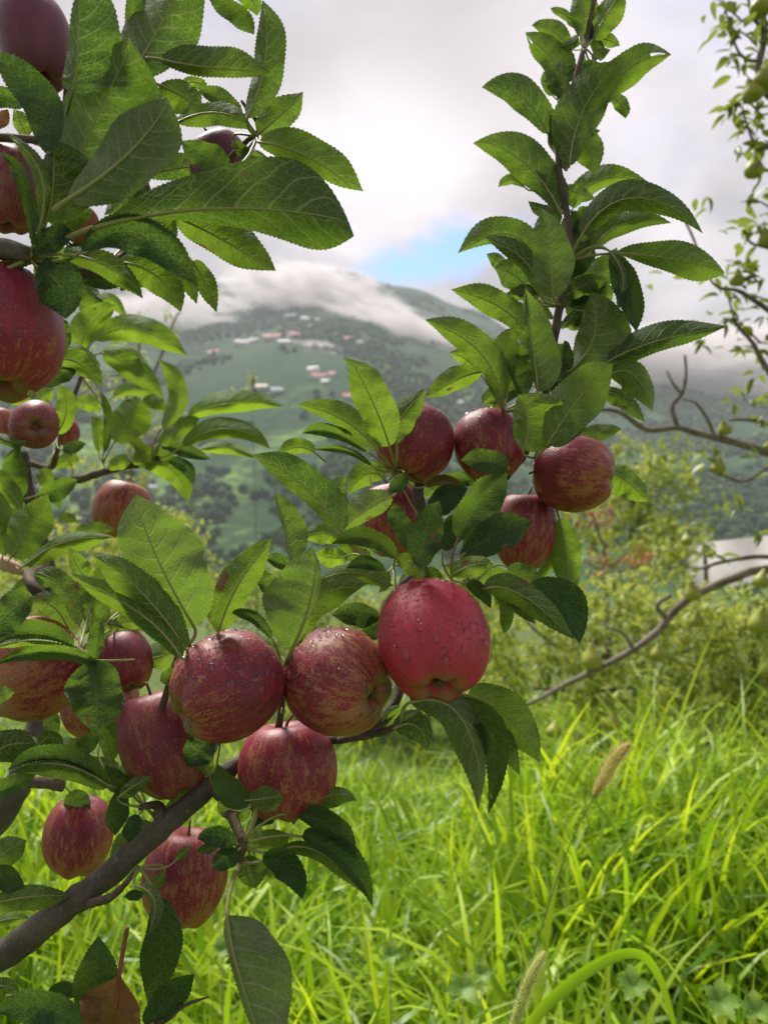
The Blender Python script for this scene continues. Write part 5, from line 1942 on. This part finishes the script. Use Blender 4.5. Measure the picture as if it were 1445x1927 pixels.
for (pa, px, py, d, n, sz, sp) in [
    (p3b, 1365, 15, 2.3, 9, .042, 20), (p3b, 1350, 50, 2.3, 5, .040, 14), (p3b, 1392, 60, 2.3, 8, .042, 16), (p3a, 1410, 30, 2.3, 7, .042, 18), (p3, 1440, 60, 2.3, 7, .042, 20),
    (p3b, 1370, 110, 2.3, 6, .042, 14), (p3b, 1400, 130, 2.3, 7, .042, 18), (p3, 1435, 100, 2.3, 6, .042, 18), (p4, 1392, 190, 2.3, 8, .042, 16), (p4, 1365, 215, 2.3, 6, .042, 14), (p4, 1410, 210, 2.3, 9, .042, 20),
    (p4, 1435, 215, 2.3, 8, .042, 18), (p4, 1420, 250, 2.3, 7, .042, 18), (p4, 1440, 265, 2.3, 6, .042, 14), (p4, 1405, 290, 2.3, 4, .042, 12), (p4, 1425, 335, 2.3, 5, .042, 14),
    (p7, 1430, 360, 2.4, 7, .042, 16), (p7, 1425, 410, 2.4, 7, .042, 16), (p7, 1400, 425, 2.4, 5, .042, 12), (p7, 1440, 440, 2.4, 5, .042, 14), (p5, 1330, 375, 2.5, 4, .040, 10), (p5, 1385, 480, 2.5, 6, .042, 16), (p5, 1375, 510, 2.5, 6, .042, 14),
    (p5, 1350, 530, 2.5, 5, .042, 12), (p5, 1415, 520, 2.5, 8, .042, 20), (p5, 1440, 545, 2.5, 7, .042, 18), (p6, 1400, 560, 2.5, 7, .042, 18), (p6, 1360, 590, 2.5, 6, .042, 16), (p6, 1340, 600, 2.5, 4, .042, 12), (p6, 1395, 620, 2.5, 7, .042, 18), (p6, 1435, 610, 2.5, 8, .042, 20),
    (p6, 1330, 650, 2.5, 4, .042, 10), (p6, 1385, 660, 2.5, 4, .042, 12), (p6, 1430, 665, 2.5, 6, .042, 16), (p6, 1420, 705, 2.6, 5, .042, 14), (p1e, 1380, 745, 2.7, 6, .045, 14), (p1e, 1435, 770, 2.7, 7, .045, 18), (p1e, 1420, 800, 2.7, 5, .045, 14),
    (p1d, 1340, 860, 2.7, 6, .05, 14), (p1d, 1430, 875, 2.7, 5, .05, 14), (p1, 1380, 945, 2.7, 4, .05, 10), (p2, 1440, 1000, 2.9, 5, .05, 14), (p2c, 1330, 1050, 3.0, 5, .05, 14), (p2, 1310, 1090, 3.0, 4, .05, 12), (p5, 1265, 515, 2.5, 3, .036, 12), (p5, 1225, 530, 2.5, 2, .036, 10)]:
    sprig(pa, px, py, d, n, sz, sp, r7)
    # the short twig that carries the sprig
    q = P(px, py, d)
sprigs = [(1365, 15, 2.3), (1392, 60, 2.3), (1400, 190, 2.3), (1425, 240, 2.3), (1430, 380, 2.4), (1430, 430, 2.4), (1400, 510, 2.5), (1430, 560, 2.5), (1370, 600, 2.5), (1400, 620, 2.5), (1430, 660, 2.5)]
for i, (px, py, d) in enumerate(sprigs):
    branch('twig', [(px + 30, py + 25, d, 2.2), (px + 10, py + 5, d, 1.8), (px - 14, py - 16 + (i % 3) * 12, d, 1.2), (px - 36, py - 20 + (i % 3) * 20, d, .9)], M_PBARK, ptree, 5, sub=4)


def pear_mesh():
    prof = crom([(0, 1.28), (.10, 1.27), (.20, 1.20), (.30, 1.02), (.42, .78), (.62, .45), (.85, .12), (.98, -.22), (.98, -.50), (.84, -.78), (.55, -.96), (.28, -.99), (.12, -.93), (0, -.92)], 2)
    n = 20
    V, Fc = [], []
    for (r_, z) in prof:
        for i in range(n):
            a = 2 * math.pi * i / n
            V.append((max(r_, 0) * math.cos(a) + .05 * z, max(r_, 0) * math.sin(a), z))
    for j in range(len(prof) - 1):
        for i in range(n):
            i2 = (i + 1) % n
            Fc.append((j * n + i, (j + 1) * n + i, (j + 1) * n + i2, j * n + i2))
    o = mesh_np('skin', V, np.array(Fc), [M_PEAR])
    me = o.data
    bpy.data.objects.remove(o)
    V, Fc = tube_vf(crom([(.05, 0, 1.2), (.1, 0, 1.5), (.25, 0, 1.9)], 3), np.full(7, .06), 6)
    o = mesh_np('stalk', V, Fc, [M_STALK])
    ms = o.data
    bpy.data.objects.remove(o)
    return me, ms


PME, PMS = pear_mesh()
PEARS = [
    (1430, 10, 20, 2.25, 'round green pear in the upper right corner'), (1440, 146, 24, 2.25, 'right one of the touching pair of pears at the right edge'), (1414, 172, 20, 2.25, 'left one of the touching pair of pears at the right edge'),
    (1418, 315, 18, 2.3, 'dark green pear hanging alone below the touching pair'), (1441, 448, 16, 2.4, 'ochre pear at the right edge level with the big level leaf'), (1386, 524, 14, 2.5, 'dull pear behind the tip of the big level leaf'),
    (1362, 806, 13, 2.7, 'small yellow-green pear above the thick grey limb'), (1351, 877, 14, 2.7, 'small round pear just below the thick grey limb'), (1444, 838, 8, 2.7, 'small pear at the right edge on the thick grey limb'),
    (1302, 1113, 16, 2.95, 'green pear sitting on the low sloping limb'), (1113, 1237, 19, 3.0, 'yellow pear beside the low end of the sloping limb'), (1237, 1228, 13, 3.1, 'pinkish yellow pear under the sloping limb'),
    (1430, 1168, 22, 2.8, 'long green pear at the right edge below the sloping limb'), (1432, 1090, 15, 2.9, 'green pear at the right edge touching the sloping limb'), (1442, 1256, 16, 2.8, 'yellow pear low at the right edge'),
    (1311, 1165, 14, 3.05, 'dark green pear in shade under the sloping limb'), (1042, 1373, 15, 3.0, 'leftmost low pear hanging just above the grass'), (1153, 1357, 16, 2.9, 'pear just above the brownish foxtail'),
    (1162, 1310, 10, 3.3, 'small pear higher up above the brownish foxtail'), (1220, 1308, 10, 3.4, 'small faint pear in the foliage right of the lower pears'), (1162, 1153, 9, 3.3, 'small pear in the foliage above the sloping limb'), (1291, 1015, 11, 3.6, 'reddish pear beside the pale sheet'),
]
rp = random.Random(3)
for px, py, hw, d, lab in PEARS:
    rt = empty('pear', P(px, py, d))
    s = hw / F * d
    rt.scale = (s, s, s * rp.uniform(.9, 1.1))
    rt.rotation_euler = (rp.uniform(-.25, .25), rp.uniform(-.25, .25), rp.uniform(0, 6.28))
    tag(rt, lab, 'pear', 'pears on the pear trees')
    for nm, me in (('skin', PME), ('stalk', PMS)):
        o = bpy.data.objects.new(nm, me)
        COL.objects.link(o)
        o.parent = rt


def bush(name, label, cat, base_px, d, blobs_px, per, size, mat, seed, tone=(0, 1), trunk=True, group=None, thin=1.0):
    """blobs in px at depth offsets: (px, py, dd, rx, ry, rz)"""
    c = P(base_px, 963, d)
    c.z = terrain(c.x, c.y)
    rt = empty(name, c)
    tag(rt, label, cat, group)
    bl = []
    for (px, py, dd, rx, ry, rz) in blobs_px:
        k = (d + dd) / F
        bl.append((P(px, py, d + dd)[:], (rx * k, rz, ry * k)))
    o = foliage('crown', bl, per, size, rt, mat, seed, tone)
    o['kind'] = 'stuff'
    if trunk:
        q = P(base_px, 963, d)
        pyb = CY + (CAMZ - c.z + .1) / d * F
        top = min(b_[1] for b_ in blobs_px)
        low = max(b_[1] for b_ in blobs_px)
        A = [(base_px, pyb, d, .05 / d * F), (base_px + 6, (pyb + low) / 2, d, .04 / d * F), (base_px - 4, low - 10, d, .02 / d * F), (base_px - 2, (low + top) / 2, d, .008 / d * F)]
        A = [(a_[0], a_[1], a_[2], a_[3] * thin) for a_ in A]
        pyb = low + 20
        branch('trunk', A, M_PBARK, rt, 8)
        for i, b_ in enumerate(blobs_px):
            branch('limb', [(base_px + 4, (pyb + b_[1]) / 2, d, .014 / d * F), ((base_px + b_[0]) / 2, (pyb + 2 * b_[1]) / 3, d + b_[2] / 2, .012 / d * F), (b_[0], b_[1], d + b_[2], .008 / d * F), (b_[0] + (b_[0] - base_px) * .15, b_[1] - b_[4] * .4, d + b_[2], .004 / d * F)], M_PBARK, rt, 6)
    return rt


bush('pear_tree', 'low pear tree filling the middle right behind the sloping limb', 'pear tree', 1120, 4.4,
     [(1000, 1180, 0, 110, 90, .5), (1120, 1150, .2, 130, 80, .6), (1240, 1170, .1, 120, 90, .6), (1060, 1290, -.2, 140, 80, .5), (1200, 1290, -.2, 150, 70, .5), (960, 1290, .2, 100, 80, .5), (1330, 1210, .2, 90, 95, .5)], 330, .064, M_FOL, 21, (.35, 1))
bush('pear_tree', 'pear tree at the right edge with dark foliage', 'pear tree', 1420, 4.6,
     [(1410, 1165, 0, 110, 60, .5), (1440, 1230, 0, 120, 90, .5), (1350, 1310, -.1, 130, 80, .5), (1470, 1340, -.2, 120, 90, .5)], 400, .062, M_FOL, 22, (.1, .9))
bush('orchard_tree', 'grey-green orchard tree standing behind the right top apple', 'tree', 1190, 9.0,
     [(1180, 880, 0, 90, 60, .8), (1240, 930, 0, 110, 70, .9), (1150, 960, .3, 100, 70, .8), (1270, 850, .5, 60, 40, .6), (1200, 1020, .2, 130, 60, .9)], 60, .10, M_FOL, 23, (.1, .9))
bush('orchard_tree', 'orchard tree beside the pale sheet', 'tree', 1330, 8.0,
     [(1265, 1015, 0, 50, 40, .6), (1240, 1060, -.2, 70, 45, .6)], 180, .085, M_FOL, 24, (.3, 1))
bush('red_leaved_shrub', 'shrub with orange-red leaves below the right top apple', 'shrub', 1140, 6.4,
     [(1118, 975, 0, 42, 26, .3), (1175, 1045, -.1, 48, 20, .3), (1110, 1062, 0, 52, 16, .3), (1195, 1068, -.1, 26, 26, .2)], 350, .055, M_ORANGE, 25)
bush('orchard_tree', 'hazy orchard tree low in the gap left of the front apples', 'tree', 560, 11,
     [(520, 1120, 0, 110, 55, 1.0), (640, 1170, 0, 120, 70, 1.0), (560, 1230, -.4, 160, 70, 1.0), (430, 1090, .5, 80, 50, .8)], 70, .11, M_FOL, 26, (.1, .8))
bush('orchard_tree', 'hazy orchard tree behind the middle leaves', 'tree', 800, 10,
     [(760, 1160, 0, 120, 60, 1.0), (880, 1130, 0, 110, 70, 1.0), (830, 1250, -.4, 170, 80, 1.0)], 80, .10, M_FOL, 27, (.1, .8))
bush('orchard_tree', 'bright orchard tree behind the ochre apple at the left', 'tree', 210, 8,
     [(180, 1040, 0, 120, 60, .8), (300, 1010, .3, 90, 60, .8), (240, 1130, -.2, 160, 70, .8), (60, 1100, 0, 120, 90, .8), (390, 1130, .2, 70, 60, .7)], 130, .085, M_FOL, 28, (.4, 1))
bush('orchard_tree', 'light green young tree rising behind the left twig', 'tree', 250, 5.5,
     [(265, 620, 0, 34, 50, .18), (230, 680, 0, 50, 50, .2), (330, 600, 0, 22, 28, .1), (180, 720, 0, 50, 50, .2), (250, 790, 0, 60, 60, .25), (330, 800, 0, 50, 50, .2), (220, 880, 0, 90, 60, .3)], 260, .05, M_FOL, 29, (.6, 1), thin=.5)
bush('orchard_tree', 'slim light green sapling top in front of the terraces', 'tree', 478, 6.5,
     [(478, 715, 0, 12, 16, .06), (462, 742, 0, 18, 12, .06)], 900, .04, M_FOL, 30, (.7, 1), thin=.12)

# ground cover on the lower terrace so the gap below the trees is green
V_, F_, T_ = blades(4000, lambda g, n: g.uniform(9, 28, n), (-400, 1900), (.5, 1.1), (.03, .05), 9)
o = mesh_np('grass', V_, F_, [M_GRASS], attr=T_)
tag(o, 'rough grass on the terraces below the orchard', 'grass', kind='stuff')

# pale sheet stretched behind the pear trees
pts = []
Vs = []
for j in range(7):
    for i in range(15):
        u, v = i / 14, j / 6
        px = 1290 + u * 420
        py = 1012 - 22 * math.sin(u * 1.3) + v * (88 + 10 * math.sin(u * 9)) + (14 * (1 - u) ** 2) * (1 - v)
        q = P(px, py, 9.6 + .5 * v * -1 + .05 * math.sin(u * 23))
        Vs.append(q[:])
Fs = [(j * 15 + i, j * 15 + i + 1, (j + 1) * 15 + i + 1, (j + 1) * 15 + i) for j in range(6) for i in range(14)]
so = empty('shade_sheet', P(1500, 1060, 9.6))
tag(so, 'pale grey sheet stretched on posts behind the pear branches at the right edge', 'sheet')
mesh_np('sheet', Vs, np.array(Fs), [plain('pale_sheet', (.62, .60, .58), (.74, .72, .70), 2, .7)], so, off=so.location)
for px in (1310, 1500, 1690):
    q = P(px, 1010, 9.75)
    zb = terrain(q.x, q.y)
    V, Fc = tube_vf(np.array([(q.x, q.y, zb - .1), (q.x, q.y, q.z - .1)]), [.03, .03], 8)
    mesh_np('post', V, Fc, [M_PBARK], so, off=so.location)
